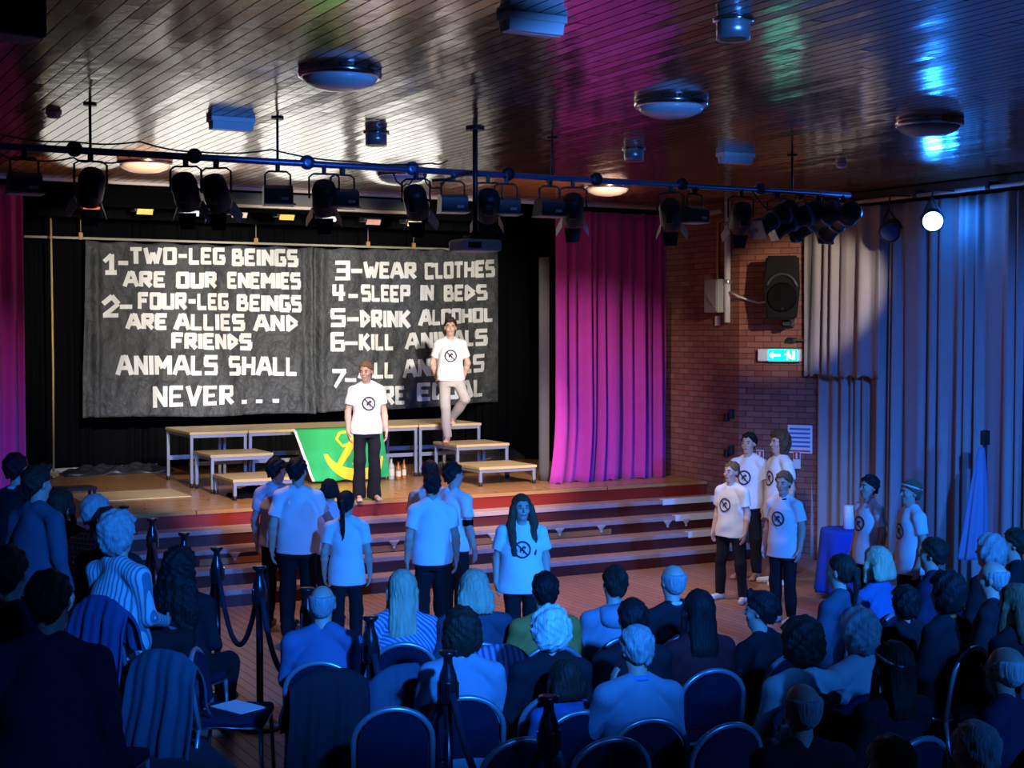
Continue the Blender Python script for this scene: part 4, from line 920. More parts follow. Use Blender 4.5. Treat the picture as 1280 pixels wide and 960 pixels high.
# ================================================================== BANQUET CHAIRS
M_SEAT = cloth('navy_upholstery', (0.010, 0.012, 0.035))
M_FRAME = mat('chair_frame', (0.36, 0.40, 0.46), 0.3, 0.55)
def make_chair():
    """origin on the floor below the seat centre, facing +Y"""
    t = thing('banquet_chair', '', 'chair', (0, 0, 0))
    MB().box((0, 0.0, 0.455), (0.43, 0.42, 0.07), 0, 0.03).build('seat', M_SEAT, t)
    # padded back with a round top, leaning back
    mb = MB(); out = []
    for i in range(17):
        a = math.pi * i / 16; out.append((0.195 * math.cos(a), 0.685 + 0.165 * math.sin(a)))
    out = [(0.195, 0.52)] + out + [(-0.195, 0.52)]
    yb = lambda z: -0.20 - (z - 0.45) * 0.16
    A = [mb.bm.verts.new((x, yb(z) + 0.025, z)) for x, z in out]; B = [mb.bm.verts.new((x * .97, yb(z) - 0.02, z)) for x, z in out]
    n = len(out); mb.bm.faces.new(A); mb.bm.faces.new(B[::-1])
    for i in range(n): mb.bm.faces.new((A[i], B[i], B[(i + 1) % n], A[(i + 1) % n]))
    mb.build('backrest', M_SEAT, t)
    pts = []
    for i in range(21):
        a = math.pi * i / 20; z = 0.685 + 0.185 * math.sin(a); pts.append((0.215 * math.cos(a), yb(z) - 0.002, z))
    pts = [(0.215, yb(0.42), 0.42)] + pts + [(-0.215, yb(0.42), 0.42)]
    MB().tube(pts, 0.0165, 10).build('back_frame', M_FRAME, t)
    MB().tube([(0.2, -0.19, 0.42), (0.2, 0.19, 0.42), (-0.2, 0.19, 0.42), (-0.2, -0.19, 0.42)], 0.013, 8, closed=True).build('seat_frame', M_FRAME, t)
    for sx in (-1, 1):
        MB().tube([(sx * 0.205, 0.185, 0.42), (sx * 0.215, 0.20, 0.0)], 0.0135, 8).build('leg', M_FRAME, t)
        MB().tube([(sx * 0.21, yb(0.43), 0.43), (sx * 0.215, -0.25, 0.0)], 0.0135, 8).build('leg', M_FRAME, t)
    return t
chair0 = make_chair(); chair_used = [False]
def chair(label, x, y, rz, z=0.0, group=None):
    if not chair_used[0]:
        chair_used[0] = True; chair0.location = (x, y, z); chair0.rotation_euler = (0, 0, rz); chair0['label'] = label; chair0['group'] = 'banquet chairs of the audience'; return chair0
    return dup(chair0, (x, y, z), rz, label, 'banquet chairs of the audience')
# left seating riser under the side rows
struct(MB().box((0.90, 8.2, 0.15), (3.4, 8.2, 0.3), 0, 0.01).build('seating_riser', mat('riser_carpet', (0.03, 0.03, 0.05), 0.95, bump=0.3)))

# ================================================================== PEOPLE: smooth bodies grown from a distance field
class SDF:
    def __init__(self, h, k=0.03):
        self.h, self.k = h, k; self.pr = []; self.lo = np.full(3, 1e9); self.hi = np.full(3, -1e9); self.cuts = []; self.subs = []; self.disp = None
    def _ext(self, lo, hi):
        self.lo = np.minimum(self.lo, lo); self.hi = np.maximum(self.hi, hi)
    def cone(self, a, ra, b, rb, k=None, cut=None):
        a = np.array(a, float); b = np.array(b, float)
        lo = np.minimum(a - ra, b - rb); hi = np.maximum(a + ra, b + rb); self._ext(lo, hi)
        def f(P):
            ab = b - a; L = max(1e-9, ab @ ab); t = np.clip(((P - a) @ ab) / L, 0, 1)
            return np.linalg.norm(P - a - t[..., None] * ab, axis=-1) - (ra + (rb - ra) * t)
        self.pr.append((f, lo, hi, self.k if k is None else k, cut)); return self
    def ell(self, c, r, M=None, k=None, cut=None, sub=False):
        c = np.array(c, float); r = np.array(r, float); M = np.eye(3) if M is None else M
        e = np.sqrt(((M * r) ** 2).sum(1)); lo, hi = c - e, c + e
        def f(P):
            q = (P - c) @ M; q0 = np.linalg.norm(q / r, axis=-1); q1 = np.linalg.norm(q / (r * r), axis=-1)
            return q0 * (q0 - 1) / np.maximum(q1, 1e-6)
        if sub: self.subs.append((f, lo, hi, self.k if k is None else k))
        else:
            self._ext(lo, hi); self.pr.append((f, lo, hi, self.k if k is None else k, cut))
        return self
    def loft(self, a, b, st, xdir=(1, 0, 0), k=None, cut=None):
        """st: list of (t, rx, ry); ellipse sections along a-b"""
        a = np.array(a, float); b = np.array(b, float); ax = b - a; L = np.linalg.norm(ax); ax /= L
        x = np.array(xdir, float); x = x - ax * (x @ ax); x /= np.linalg.norm(x); y = np.cross(ax, x)
        T = np.array([s[0] for s in st]); RX = np.array([s[1] for s in st]); RY = np.array([s[2] for s in st]); m = max(RX.max(), RY.max())
        e = np.abs(x) * RX.max() + np.abs(y) * RY.max() + 0.02
        lo = np.minimum(a, b) - e; hi = np.maximum(a, b) + e; self._ext(lo, hi)
        def f(P):
            d = P - a; t = (d @ ax) / L; u = d @ x; v = d @ y; tc = np.clip(t, T[0], T[-1])
            rx = np.interp(tc, T, RX); ry = np.interp(tc, T, RY)
            q = np.sqrt((u / rx) ** 2 + (v / ry) ** 2); q1 = np.sqrt((u / rx ** 2) ** 2 + (v / ry ** 2) ** 2)
            dd = q * (q - 1) / np.maximum(q1, 1e-6); dd = np.where(q < 1e-3, -np.minimum(rx, ry), dd)
            o = np.maximum(T[0] - t, t - T[-1]) * L
            return np.where(o > 0, np.sqrt(np.maximum(dd, 0) ** 2 + o ** 2) + np.minimum(dd, 0) * 0 , np.maximum(dd, o))
        self.pr.append((f, lo, hi, self.k if k is None else k, cut)); return self
    def cutplane(self, p, n):
        n = np.array(n, float); n /= np.linalg.norm(n); self.cuts.append((np.array(p, float), n)); return self
    def mesh(self, name, scale=1.0):
        h = self.h; lo = self.lo - 3 * h - 0.012; hi = self.hi + 3 * h + 0.012
        n = np.ceil((hi - lo) / h).astype(int) + 1
        ax = [lo[i] + h * np.arange(n[i]) for i in range(3)]
        F = np.full(n, 1.0)
        def sub(l, u, mg):
            i0 = np.maximum(0, np.floor((l - mg - lo) / h).astype(int)); i1 = np.minimum(n, np.ceil((u + mg - lo) / h).astype(int) + 1)
            sl = tuple(slice(i0[i], i1[i]) for i in range(3))
            P = np.stack(np.meshgrid(*[ax[i][sl[i]] for i in range(3)], indexing='ij'), -1)
            return sl, P
        for f, l, u, k, cut in self.pr:
            sl, P = sub(l, u, k + 3 * h + 0.01)
            if P.size == 0: continue
            d = f(P)
            if cut is not None: d = np.maximum(d, cut(P))
            A = F[sl]; t = np.clip(0.5 + 0.5 * (A - d) / k, 0, 1)
            F[sl] = A * (1 - t) + d * t - k * t * (1 - t)
        for f, l, u, k in self.subs:
            sl, P = sub(l, u, k + 3 * h)
            if P.size == 0: continue
            d = -f(P); A = F[sl]; t = np.clip(0.5 - 0.5 * (A - d) / k, 0, 1)
            F[sl] = A * (1 - t) + d * t + k * t * (1 - t)
        if self.disp or self.cuts:
            P = np.stack(np.meshgrid(*ax, indexing='ij'), -1)
            if self.disp: F = F + self.disp(P)
            for p, nn in self.cuts: F = np.maximum(F, (P - p) @ nn)
        for i in range(3):
            s = [slice(None)] * 3
            for e in (0, -1): s[i] = e; F[tuple(s)] = np.maximum(F[tuple(s)], h)
        # naive surface nets
        S = F < 0
        c = np.zeros([x - 1 for x in n], int)
        for dx in (0, 1):
            for dy in (0, 1):
                for dz in (0, 1): c += S[dx:n[0] - 1 + dx, dy:n[1] - 1 + dy, dz:n[2] - 1 + dz]
        act = (c > 0) & (c < 8); I = np.argwhere(act); idx = -np.ones(act.shape, int); idx[act] = np.arange(len(I))
        acc = np.zeros((len(I), 3)); cnt = np.zeros(len(I))
        cor = [np.array((i & 1, (i >> 1) & 1, (i >> 2) & 1)) for i in range(8)]
        val = [F[I[:, 0] + q[0], I[:, 1] + q[1], I[:, 2] + q[2]] for q in cor]
        for i in range(8):
            for b in (1, 2, 4):
                if i & b: continue
                j = i | b; m = (val[i] < 0) != (val[j] < 0)
                t = np.where(m, val[i] / np.where(m, val[i] - val[j], 1), 0)[:, None]
                acc += np.where(m[:, None], cor[i] + t * (cor[j] - cor[i]), 0); cnt += m
        V = (lo + h * (I + acc / cnt[:, None])) * scale
        Q = []
        for a in range(3):
            b, cc = (a + 1) % 3, (a + 2) % 3
            s0 = [slice(0, x - 1) for x in n]; s0[b] = slice(1, n[b] - 1); s0[cc] = slice(1, n[cc] - 1)
            s1 = list(s0); s1[a] = slice(1, n[a])
            A, B = S[tuple(s0)], S[tuple(s1)]
            for cond, flip in ((A & ~B, False), (~A & B, True)):
                E = np.argwhere(cond)
                if not len(E): continue
                base = E.copy(); base[:, b] += 1; base[:, cc] += 1
                def g(db, dc):
                    k_ = base.copy(); k_[:, b] -= db; k_[:, cc] -= dc; return idx[k_[:, 0], k_[:, 1], k_[:, 2]]
                q = np.stack([g(1, 1), g(0, 1), g(0, 0), g(1, 0)], 1)
                Q.append(q[:, ::-1] if flip else q)
        Q = np.concatenate(Q); Q = Q[(Q >= 0).all(1)]
        me = bpy.data.meshes.new(name)
        me.vertices.add(len(V)); me.vertices.foreach_set('co', V.astype(np.float32).ravel())
        me.loops.add(Q.size); me.loops.foreach_set('vertex_index', Q.astype(np.int32).ravel())
        me.polygons.add(len(Q)); me.polygons.foreach_set('loop_start', np.arange(0, Q.size, 4, dtype=np.int32)); me.polygons.foreach_set('loop_total', np.full(len(Q), 4, np.int32))
        me.polygons.foreach_set('use_smooth', np.ones(len(Q), bool)); me.update(calc_edges=True); me.validate()
        return me
    def build(self, name, m, parent, scale=1.0):
        me = self.mesh(name, scale); me.materials.append(m)
        o = bpy.data.objects.new(name, me); col.objects.link(o); o.parent = parent; return o

def rotm(yaw, pitch, roll=0.0):
    return np.array(Matrix.Rotation(R(yaw), 3, 'Z') @ Matrix.Rotation(R(pitch), 3, 'X') @ Matrix.Rotation(R(roll), 3, 'Y'))

def folds(seed, amp):
    rn = np.random.RandomState(seed); ph = rn.uniform(0, 6.28, 6)
    def f(P):
        x, y, z = P[..., 0], P[..., 1], P[..., 2]
        return amp * (np.sin(14 * x + 9 * z + ph[0] + 3 * np.sin(5 * z + ph[1])) + np.sin(-11 * x + 17 * z + 8 * y + ph[2]) + 0.7 * np.sin(31 * z + 12 * x + ph[3]) * np.sin(9 * x + ph[4])) / 2
    return f

HAIRS = {'black': (0.010, 0.009, 0.010), 'dark': (0.030, 0.018, 0.012), 'brown': (0.085, 0.045, 0.022), 'blond': (0.60, 0.47, 0.30), 'grey': (0.34, 0.34, 0.34), 'white': (0.78, 0.78, 0.76), 'fair': (0.16, 0.10, 0.055)}
def hair_mat(c):
    return mat('hair_' + c, HAIRS[c], 0.62, bump=0.9, bscale=90, var=0.5, vscale=60, spec=0.25, stretch=(1, 1, 0.10))

def person(label, x, y, z, facing, H=1.70, seated=False, h=0.0085, wide=1.0, head=(0, 0, 0), lean=0.0, pose=None, hair=('short', 'dark'),
           top=None, sleeve='short', hem=0.86, bottoms=None, feet='shoe', skin=None, emblem=False, face=True, flare=0.0, glasses=False, collar=None, hair_len=0.3, seed=1, group=None, child=1.0, hood=None, headband=None, front=False):
    """a figure at floor point (x,y,z), looking along the world direction facing (degrees, 0 = +Y, counter-clockwise)"""
    s = H / 1.75
    t = thing('person', label, 'person', (x, y, z), R(facing), group)
    dz = -0.41 if seated else 0.0
    if seated: t.location.z = z + 0.0
    skin = skin or M_SKIN; top = top or M_TEE; bottoms = bottoms or M_TROUSER
    J = {}
    tilt = np.array(Matrix.Rotation(R(-lean), 3, 'X'))
    hipc = np.array((0, 0, 0.95 + dz))
    U = lambda p: hipc + tilt @ (np.array(p, float) + (0, 0, dz) - hipc)
    for sd, n in ((-1, 'L'), (1, 'R')):
        J['hip' + n] = np.array((sd * .085, 0, .93 + dz)); J['sh' + n] = U((sd * .172 * (0.5 + .5 * wide), -.012, 1.392))
        if seated:
            J['knee' + n] = np.array((sd * .11, .44, .50)); J['ank' + n] = np.array((sd * .11, .40, .09)); J['toe' + n] = np.array((sd * .12, .56, .03))
            J['el' + n] = U((sd * .235, .03, 1.14)); J['wr' + n] = U((sd * .12, .27, 1.06)); J['hd' + n] = np.array((-sd * .5, .8, -.25))
        else:
            J['knee' + n] = np.array((sd * .095, .015, .50)); J['ank' + n] = np.array((sd * .10, -.02, .085)); J['toe' + n] = np.array((sd * .125, .145, .028))
            J['el' + n] = U((sd * .232 * (0.6 + .4 * wide), -.035, 1.13)); J['wr' + n] = U((sd * .245 * (0.6 + .4 * wide), .04, .885)); J['hd' + n] = np.array((-sd * .06, .18, -1.0))
    for kk, vv in (pose or {}).items(): J[kk] = np.array(vv, float)
    W = wide
    # ---- body: one continuous surface
    b = SDF(h, 0.03)
    pb, nk = U((0, 0, .84)), U((0, -.01, 1.47))
    b.loft(pb, nk, [(0, .12 * W, .09), (.18, .15 * W, .10 * W), (.42, .12 * W, .088 * W), (.66, .138 * W, .094), (.80, .125, .082), (.90, .080, .060), (1.0, .050, .048)])
    b.cone(U((0, -.012, 1.42)), .062, U((0, .005, 1.55)), .052, .03)
    for n, sd in (('L', -1), ('R', 1)):
        b.cone(U((sd * .045, -.014, 1.450)), .034, J['sh' + n], .044); b.cone(J['sh' + n], .045 * (0.4 + .6 * W), J['el' + n], .039 * (0.5 + .5 * W)); 
        m = J['el' + n] * .7 + J['wr' + n] * .3
        b.cone(J['el' + n], .039 * (0.5 + .5 * W), m, .040, .02); b.cone(m, .040, J['wr' + n], .027, .02)
        b.cone(J['hip' + n], .085 * W, J['knee' + n], .055); mk = J['knee' + n] * .68 + J['ank' + n] * .32
        b.cone(J['knee' + n], .052, mk, .054, .02); b.cone(mk, .053, J['ank' + n], .036, .02)
        fd = J['toe' + n] - J['ank' + n]; fd[2] = 0; fd /= np.linalg.norm(fd) + 1e-9
        heel = J['ank' + n] + np.array((0, 0, -.052)) - fd * .03
        b.cone(heel, .036, J['ank' + n], .036, .02); b.cone(J['ank' + n] + np.array((0, 0, -.03)), .036, J['toe' + n] + np.array((0, 0, .004)), .027, .03)
        for q in range(4):
            sx = np.array((-fd[1], fd[0], 0)) * (q - 1.5) * .018; b.cone(J['toe' + n] + sx, .014, J['toe' + n] + sx + fd * (.042 - .004 * q) + np.array((0, 0, -.010)), .010, .008)
        # hand: palm, four fingers, thumb
        hd = J['hd' + n] / np.linalg.norm(J['hd' + n]); inw = np.array((-sd, 0, 0.0)); pn = inw - hd * (inw @ hd)
        pn = pn / (np.linalg.norm(pn) + 1e-9)                  # palm faces the body
        sw = np.cross(hd, pn)                                   # across the knuckles
        if sw[1] < 0: sw = -sw                                  # thumb side to the front
        w0 = J['wr' + n]; p1 = w0 + hd * .085
        b.loft(w0 + hd * .005, p1, [(0, .026, .018), (.5, .036, .017), (1, .037, .014)], sw, .012)
        for q, ln in enumerate((.068, .076, .070, .054)):
            r0 = p1 + sw * (.028 - .0185 * q) - hd * .006; r1 = r0 + hd * ln * .5 + pn * .008; r2 = r1 + hd * ln * .42 + pn * .022
            b.cone(r0, .0095, r1, .0088, .006); b.cone(r1, .0088, r2, .0075, .006)
        tb = w0 + hd * .025 + sw * .026; tm = tb + hd * .032 + sw * .024 + pn * .01; b.cone(tb, .013, tm, .011, .01); b.cone(tm, .0105, tm + hd * .03 + sw * .004 + pn * .012, .008, .006)
    # head
    hb = U((0, .0, 1.53)); M = tilt @ rotm(*head)
    cs = child if child != 1.0 else (1.07 if H < 1.62 else 1.02)
    hp = lambda p: hb + M @ (np.array((p[0], p[1], p[2] + .105), float) * cs)
    b.ell(hp((0, -.012, .033)), np.array((.075, .094, .086)) * cs, M, .02).ell(hp((0, .022, -.034)), np.array((.059, .064, .080)) * cs, M, .03)
    b.ell(hp((0, .060, -.092)), np.array((.026, .022, .022)) * cs, M, .025)
    b.cone(hp((0, .086, .014)), .008 * cs, hp((0, .107, -.020)), .0125 * cs, .012); b.cone(hp((-.03, .079, .030)), .009 * cs, hp((.03, .079, .030)), .009 * cs, .014)
    b.cone(hp((-.018, .083, -.056)), .008 * cs, hp((.018, .083, -.056)), .008 * cs, .010)
    for sd in (-1, 1):
        b.ell(hp((sd * .077, -.010, -.004)), np.array((.011, .020, .032)) * cs, M, .008); b.ell(hp((sd * .031, .094, .010)), np.array((.017, .014, .012)) * cs, M, .008, sub=True)
        b.ell(hp((sd * .040, .060, -.022)), np.array((.022, .022, .020)) * cs, M, .02)
    body = b.build('body', skin, t, s)
    if face:
        for sd in (-1, 1):
            e = MB().ball(hp((sd * .031, .0770, .010)) * s, .0115 * s * cs, 12).build('eye', M_EYEW, t)
            MB().ball(hp((sd * .031, .0835, .010)) * s, .0072 * s * cs, 8).build('iris', M_IRIS, e)
            MB().tube([hp((sd * .016, .091, .031)) * s, hp((sd * .032, .092, .036)) * s, hp((sd * .050, .080, .031)) * s], .0042 * s * cs, 6).build('eyebrow', hair_mat('dark' if hair[1] in ('black', 'dark', 'brown') else 'brown'), t)
        MB().tube([hp((-.023, .084, -.057)) * s, hp((0, .0925, -.055)) * s, hp((.023, .084, -.057)) * s], .0055 * s * cs, 8).build('mouth', M_LIP, t)
    if glasses:
        g = MB()
        for sd in (-1, 1):
            g.tube([hp((sd * .033 + .021 * math.cos(a), .102, .008 + .017 * math.sin(a))) * s for a in [i * .5236 for i in range(12)]], .0022, 6, True); g.tube([hp((sd * .054, .100, .012)) * s, hp((sd * .080, .0, .012)) * s], .0022, 6)
        g.tube([hp((-.012, .103, .01)) * s, hp((.012, .103, .01)) * s], .0022, 6); g.build('glasses', M_BLACK, t)
    # ---- hair
    style, hc = hair
    if style != 'none':
        hh = max(h, 0.008); g = SDF(hh, 0.02)
        Minv = M.T
        def loc(P): return ((P - hb) @ M) / cs - np.array((0, 0, .105))
        def capcut(P):
            q = loc(P); d = q[..., 1] * .72 - q[..., 2] * .70 + .004 + .006 * np.sin(70 * q[..., 0] + 2) * np.sin(35 * q[..., 0] + 60 * q[..., 1])
            return d * cs
        def ringcut(P):
            q = loc(P); return np.maximum((q[..., 1] * .9 - q[..., 2] * .35 - .03), q[..., 2] - .062 + .3 * np.maximum(0, q[..., 1] + 0.02) ) * cs
        vol = {'short': .012, 'crop': .006, 'long': .012, 'bob': .016, 'curly': .026, 'bushy': .034, 'tail': .008, 'bun': .008, 'bald': .008, 'quiff': .012}[style]
        g.ell(hp((0, -.017, .040)), (np.array((.078, .098, .088)) + vol) * cs, M, .02, ringcut if style == 'bald' else capcut)
        if style != 'bald': g.ell(hp((0, -.040, -.012)), (np.array((.066, .062, .074)) + vol * .8) * cs, M, .025, capcut)
        else: g.ell(hp((0, -.045, -.012)), np.array((.068, .060, .070)) * cs, M, .025, ringcut)
        if style == 'quiff': g.cone(hp((-.035, .062, .118)), .022, hp((.03, .066, .122)), .022, .03)
        L = hair_len
        if style in ('long', 'bob'):
            a, e = hp((0, -.055, .05)), hp((0, -.095, .05 - L)); fu = .03 if style == 'bob' else .0
            g.loft(a, e, [(0, .07, .05), (.35, .092 + fu, .052), (.8, .098 + fu, .045), (1, .075 + fu, .025)], M @ np.array((1, 0, 0)), .03)
            for sd in (-1, 1):
                g.cone(hp((sd * .062, .02, .062)), .026, hp((sd * .086, .015, -.02)), .024, .02)
                if front:
                    g.cone(hp((sd * .088, .012, .01)), .034, hp((sd * .112, .035, -.15)), .044, .02); g.cone(hp((sd * .112, .035, -.15)), .044, hp((sd * .095, .100, .02 - L)), .034, .02)
                else: g.cone(hp((sd * .086, .015, -.02)), .024, hp((sd * .095, .02 if style == 'bob' else .045, .02 - L * .85)), .022, .02)
        if style in ('curly', 'bushy'):
            q = .8 if style == 'curly' else 1.0
            g.ell(hp((0, -.05, -.03)), np.array((.100, .075, .085)) * cs * (0.85 + .25 * q), M, .03)
            for sd in (-1, 1): g.ell(hp((sd * .075, -.02, -.02 - (L - .2) * .5)), np.array((.04, .055, .07 + max(0, L - .2) * .5)), M, .03)
            if L > .3: g.loft(hp((0, -.06, 0)), hp((0, -.10, -L)), [(0, .12, .08), (.6, .20, .10), (1, .17, .06)], M @ np.array((1, 0, 0)), .03)
        if style == 'tail':
            pts = [(0, -.098, .045), (0, -.135, .02), (0, -.135, -.08), (0, -.12, -.08 - L * .5), (0, -.115, -.08 - L)]
            for i, (p, q) in enumerate(zip(pts, pts[1:])): g.cone(hp(p), (.022, .026, .026, .022)[i], hp(q), (.026, .026, .022, .009)[i], .015)
        if style == 'bun': g.ell(hp((0, -.105, .075)), (.036, .032, .034), M, .015)
        if style in ('curly', 'bushy'):
            rn = np.random.RandomState(seed); ph = rn.uniform(0, 6.28, 6)
            g.disp = lambda P: .0085 * (np.sin(95 * P[..., 0] + ph[0] + 3 * np.sin(30 * P[..., 2])) * np.sin(70 * P[..., 2] + ph[1] + 2 * np.sin(28 * P[..., 1])) + np.sin(80 * P[..., 1] + ph[2] + 40 * P[..., 2]) * .7)
        elif style in ('long', 'bob', 'tail'):
            def stq(P):
                q = loc(P); an = np.arctan2(q[..., 0], -q[..., 1] + .02); return .0040 * np.sin(34 * an + 6 * np.sin(9 * q[..., 2])) + .0022 * np.sin(71 * an + 20 * q[..., 2])
            g.disp = stq
        elif style != 'bald':
            def shq(P):
                q = loc(P); return .0055 * np.sin(85 * q[..., 0] + 40 * q[..., 1] + 3 * np.sin(40 * q[..., 2])) + .0034 * np.sin(75 * q[..., 1] - 60 * q[..., 2] + 4 + 2 * np.sin(50 * q[..., 0]))
            g.disp = shq
        g.build('hair', hair_mat(hc), t, s)
    if headband: MB().tube([hp((.088 * math.sin(a), -.02 + .108 * math.cos(a) * .9, .055 + .03 * math.cos(a))) * s for a in [i * .3491 for i in range(18)]], .010 * s, 6, True).build('headband', headband, t)
    # ---- shirt
    c = SDF(max(h, 0.0095), 0.028)
    hb0 = U((0, 0, hem)); f0 = (hem - .84) / .63
    prof = [(.0, .203 * W, .152 * W), (.18, .200 * W, .150 * W), (.42, .176 * W, .134 * W), (.66, .178 * W, .136 * (.6 + .4 * W)), (.80, .152, .120), (.90, .100, .092), (1.0, .066, .066)]
    if seated: prof[0] = (0.05, .185 * W, .14 * W)
    st = [(max(q[0], f0), q[1], q[2]) for q in prof if q[0] >= f0 - 1e-6 or True]
    st = [(f0, np.interp(f0, [q[0] for q in prof], [q[1] for q in prof]), np.interp(f0, [q[0] for q in prof], [q[2] for q in prof]))] + [q for q in prof if q[0] > f0 + .02]
    c.loft(U((0, 0, .84)), U((0, -.01, 1.475)), st)
    for n, sd in (('L', -1), ('R', 1)):
        c.cone(U((sd * .046, -.024, 1.464)), .058, J['sh' + n], .063)
        sl = .66 if sleeve == 'short' else 1.0
        e = J['sh' + n] + (J['el' + n] - J['sh' + n]) * sl
        if sleeve == 'short':
            ex = J['sh' + n] + (J['el' + n] - J['sh' + n]) * .98; nn = (J['el' + n] - J['sh' + n]); nn = nn / np.linalg.norm(nn)
            c.cone(J['sh' + n], .066 * (0.4 + .6 * W), ex, .066 * (0.5 + .5 * W), .03, (lambda P, e=e, nn=nn: (P - e) @ nn))
        else:
            c.cone(J['sh' + n], .066 * (0.4 + .6 * W), e, .056); wr = J['wr' + n]; dw = (wr - J['el' + n]); dw = dw / np.linalg.norm(dw)
            c.cone(J['el' + n], .056, wr + dw * .02, .040, .02, (lambda P, wr=wr, dw=dw: (P - wr) @ dw))
    c.disp = folds(seed, .009 if sleeve == 'short' else .010)
    if not seated: c.cutplane(U((0, 0, hem)), (0.06 * math.sin(seed), 0, -1))
    shirt = c.build('shirt' if sleeve == 'short' else 'jumper', top, t, s)
    if collar:
        MB().tube([U((.066 * math.sin(a), -.008 + .060 * math.cos(a), 1.475 - .022 * math.cos(a))) * s for a in [i * .3927 for i in range(16)]], .015 * s, 8, True).build('collar', collar, t)
    if hood:
        g = SDF(max(h, .01), .04); g.ell(U((0, -.10, 1.42)), (.14, .07, .085)).cone(U((-.09, -.05, 1.46)), .045, U((.09, -.05, 1.46)), .045); g.disp = folds(seed + 3, .008); g.build('hood', hood, t, s)
    # ---- trousers
    c = SDF(max(h, 0.0095), 0.03)
    c.loft((0, 0, .80 + dz), (0, 0, 1.02 + dz), [(0, .14 * W, .11), (.4, .165 * W, .122 * W), (1, .150 * W, .112 * W)])
    for n in ('L', 'R'):
        kn, an = J['knee' + n], J['ank' + n]; en = kn + (an - kn) * (1.02 if not flare else 1.12)
        nn = (an - kn) / np.linalg.norm(an - kn)
        c.cone(J['hip' + n], .090 * W, kn, .072); c.cone(kn, .074, en + nn * .05, .060 + flare, .02, (lambda P, en=en, nn=nn: (P - en) @ nn))
    c.disp = folds(seed + 7, .007)
    c.build('trousers', bottoms, t, s)
    if feet in ('shoe', 'sock'):
        ms = M_BLACK if feet == 'shoe' else cloth('white_sock', (0.75, 0.75, 0.75))
        for n in ('L', 'R'):
            g = SDF(max(h, .009), .02); fd = J['toe' + n] - J['ank' + n]; fd[2] = 0; fd /= np.linalg.norm(fd) + 1e-9
            g.cone(J['ank' + n] + np.array((0, 0, -.045)) - fd * .03, .045, J['toe' + n] + fd * .03 + np.array((0, 0, .008)), .038, .02); g.cone(J['ank' + n] + np.array((0, 0, .02)), .046, J['ank' + n] + np.array((0, 0, -.03)), .046)
            g.cutplane((0, 0, 0.0 + max(0, J['ank' + n][2] - .09)), (0, 0, -1)); g.build('shoe' if feet == 'shoe' else 'sock', ms, t, s)
    # ---- printed badge on the chest
    if emblem:
        me = shirt.data; vs = [v.co for v in me.vertices]; bvh = BVHTree.FromPolygons(vs, [tuple(p.vertices) for p in me.polygons])
        ctr = U((0, 0, 1.235)) * s
        def pr(px, pz):
            o = Vector((ctr[0] + px, 0.6, ctr[2] + pz)); r = bvh.ray_cast(o, Vector((0, -1, 0)))
            return (r[0] + Vector((0, .010, 0))) if r[0] else Vector((o.x, .14, o.z))
        mb = MB(); r0, r1 = .070 * s, .088 * s; N = 32
        rings = [[mb.bm.verts.new(pr(r * math.cos(6.2832 * i / N), r * math.sin(6.2832 * i / N))) for i in range(N)] for r in (r0, (r0 + r1) / 2, r1)]
        for a, c_ in zip(rings, rings[1:]):
            for i in range(N): mb.bm.faces.new((a[i], a[(i + 1) % N], c_[(i + 1) % N], c_[i]))
        def strip(pts, w):
            rows = []
            for i, p in enumerate(pts):
                a_ = Vector(pts[max(0, i - 1)]); b_ = Vector(pts[min(len(pts) - 1, i + 1)]); d = (b_ - a_).normalized(); nn = Vector((-d.y, d.x)) * w
                rows.append([mb.bm.verts.new(pr(p[0] + nn.x * q, p[1] + nn.y * q)) for q in (1, 0, -1)])
            for q0, q1 in zip(rows, rows[1:]):
                for q in (0, 1): mb.bm.faces.new((q0[q], q0[q + 1], q1[q + 1], q1[q]))
        strip([((.052 - .104 * i / 8) * s, (.052 - .104 * i / 8) * s) for i in range(9)], .008 * s)
        strip([((-.03 + .05 * i / 6) * s, (.012 + .02 * math.sin(i * .9)) * s) for i in range(7)], .011 * s)
        strip([((-.02 + .012 * i / 4) * s, (.0 - .035 * i / 4) * s) for i in range(5)], .006 * s); strip([((.022) * s, (.012 - .04 * i / 4) * s) for i in range(5)], .006 * s)
        e = mb.build('chest_print', M_INK, shirt); e['label'] = 'dark ring with a slash printed on the chest'
    return t

def seat_person(label, u, v, ztop, facing=None, H=1.70, chair_label=None, zf=0.0, turn=0.0, **k):
    """someone seated whose crown shows at picture point (u, v)"""
    p = atZ(u, v, ztop)
    if facing is None: facing = math.degrees(math.atan2(-(6.3 - p.x), 14.8 - p.y))
    f = facing + turn
    s = H / 1.75; k.setdefault('wide', 1.14)
    # the head sits a little forward of / above the pelvis
    z = ztop - 1.345 * s
    k.setdefault('h', 0.014); k.setdefault('face', False); k.setdefault('sleeve', 'long')
    t = person(label, p.x, p.y, max(zf, z), f, H, True, **k)
    dz = max(zf, z)
    if chair_label:
        d = Vector((-math.sin(R(f)), math.cos(R(f)), 0))
        c = Vector((p.x, p.y, 0)) + d * 0.06
        chair(chair_label, c.x, c.y, R(f), dz if dz > 0.2 else 0.0)
    return t

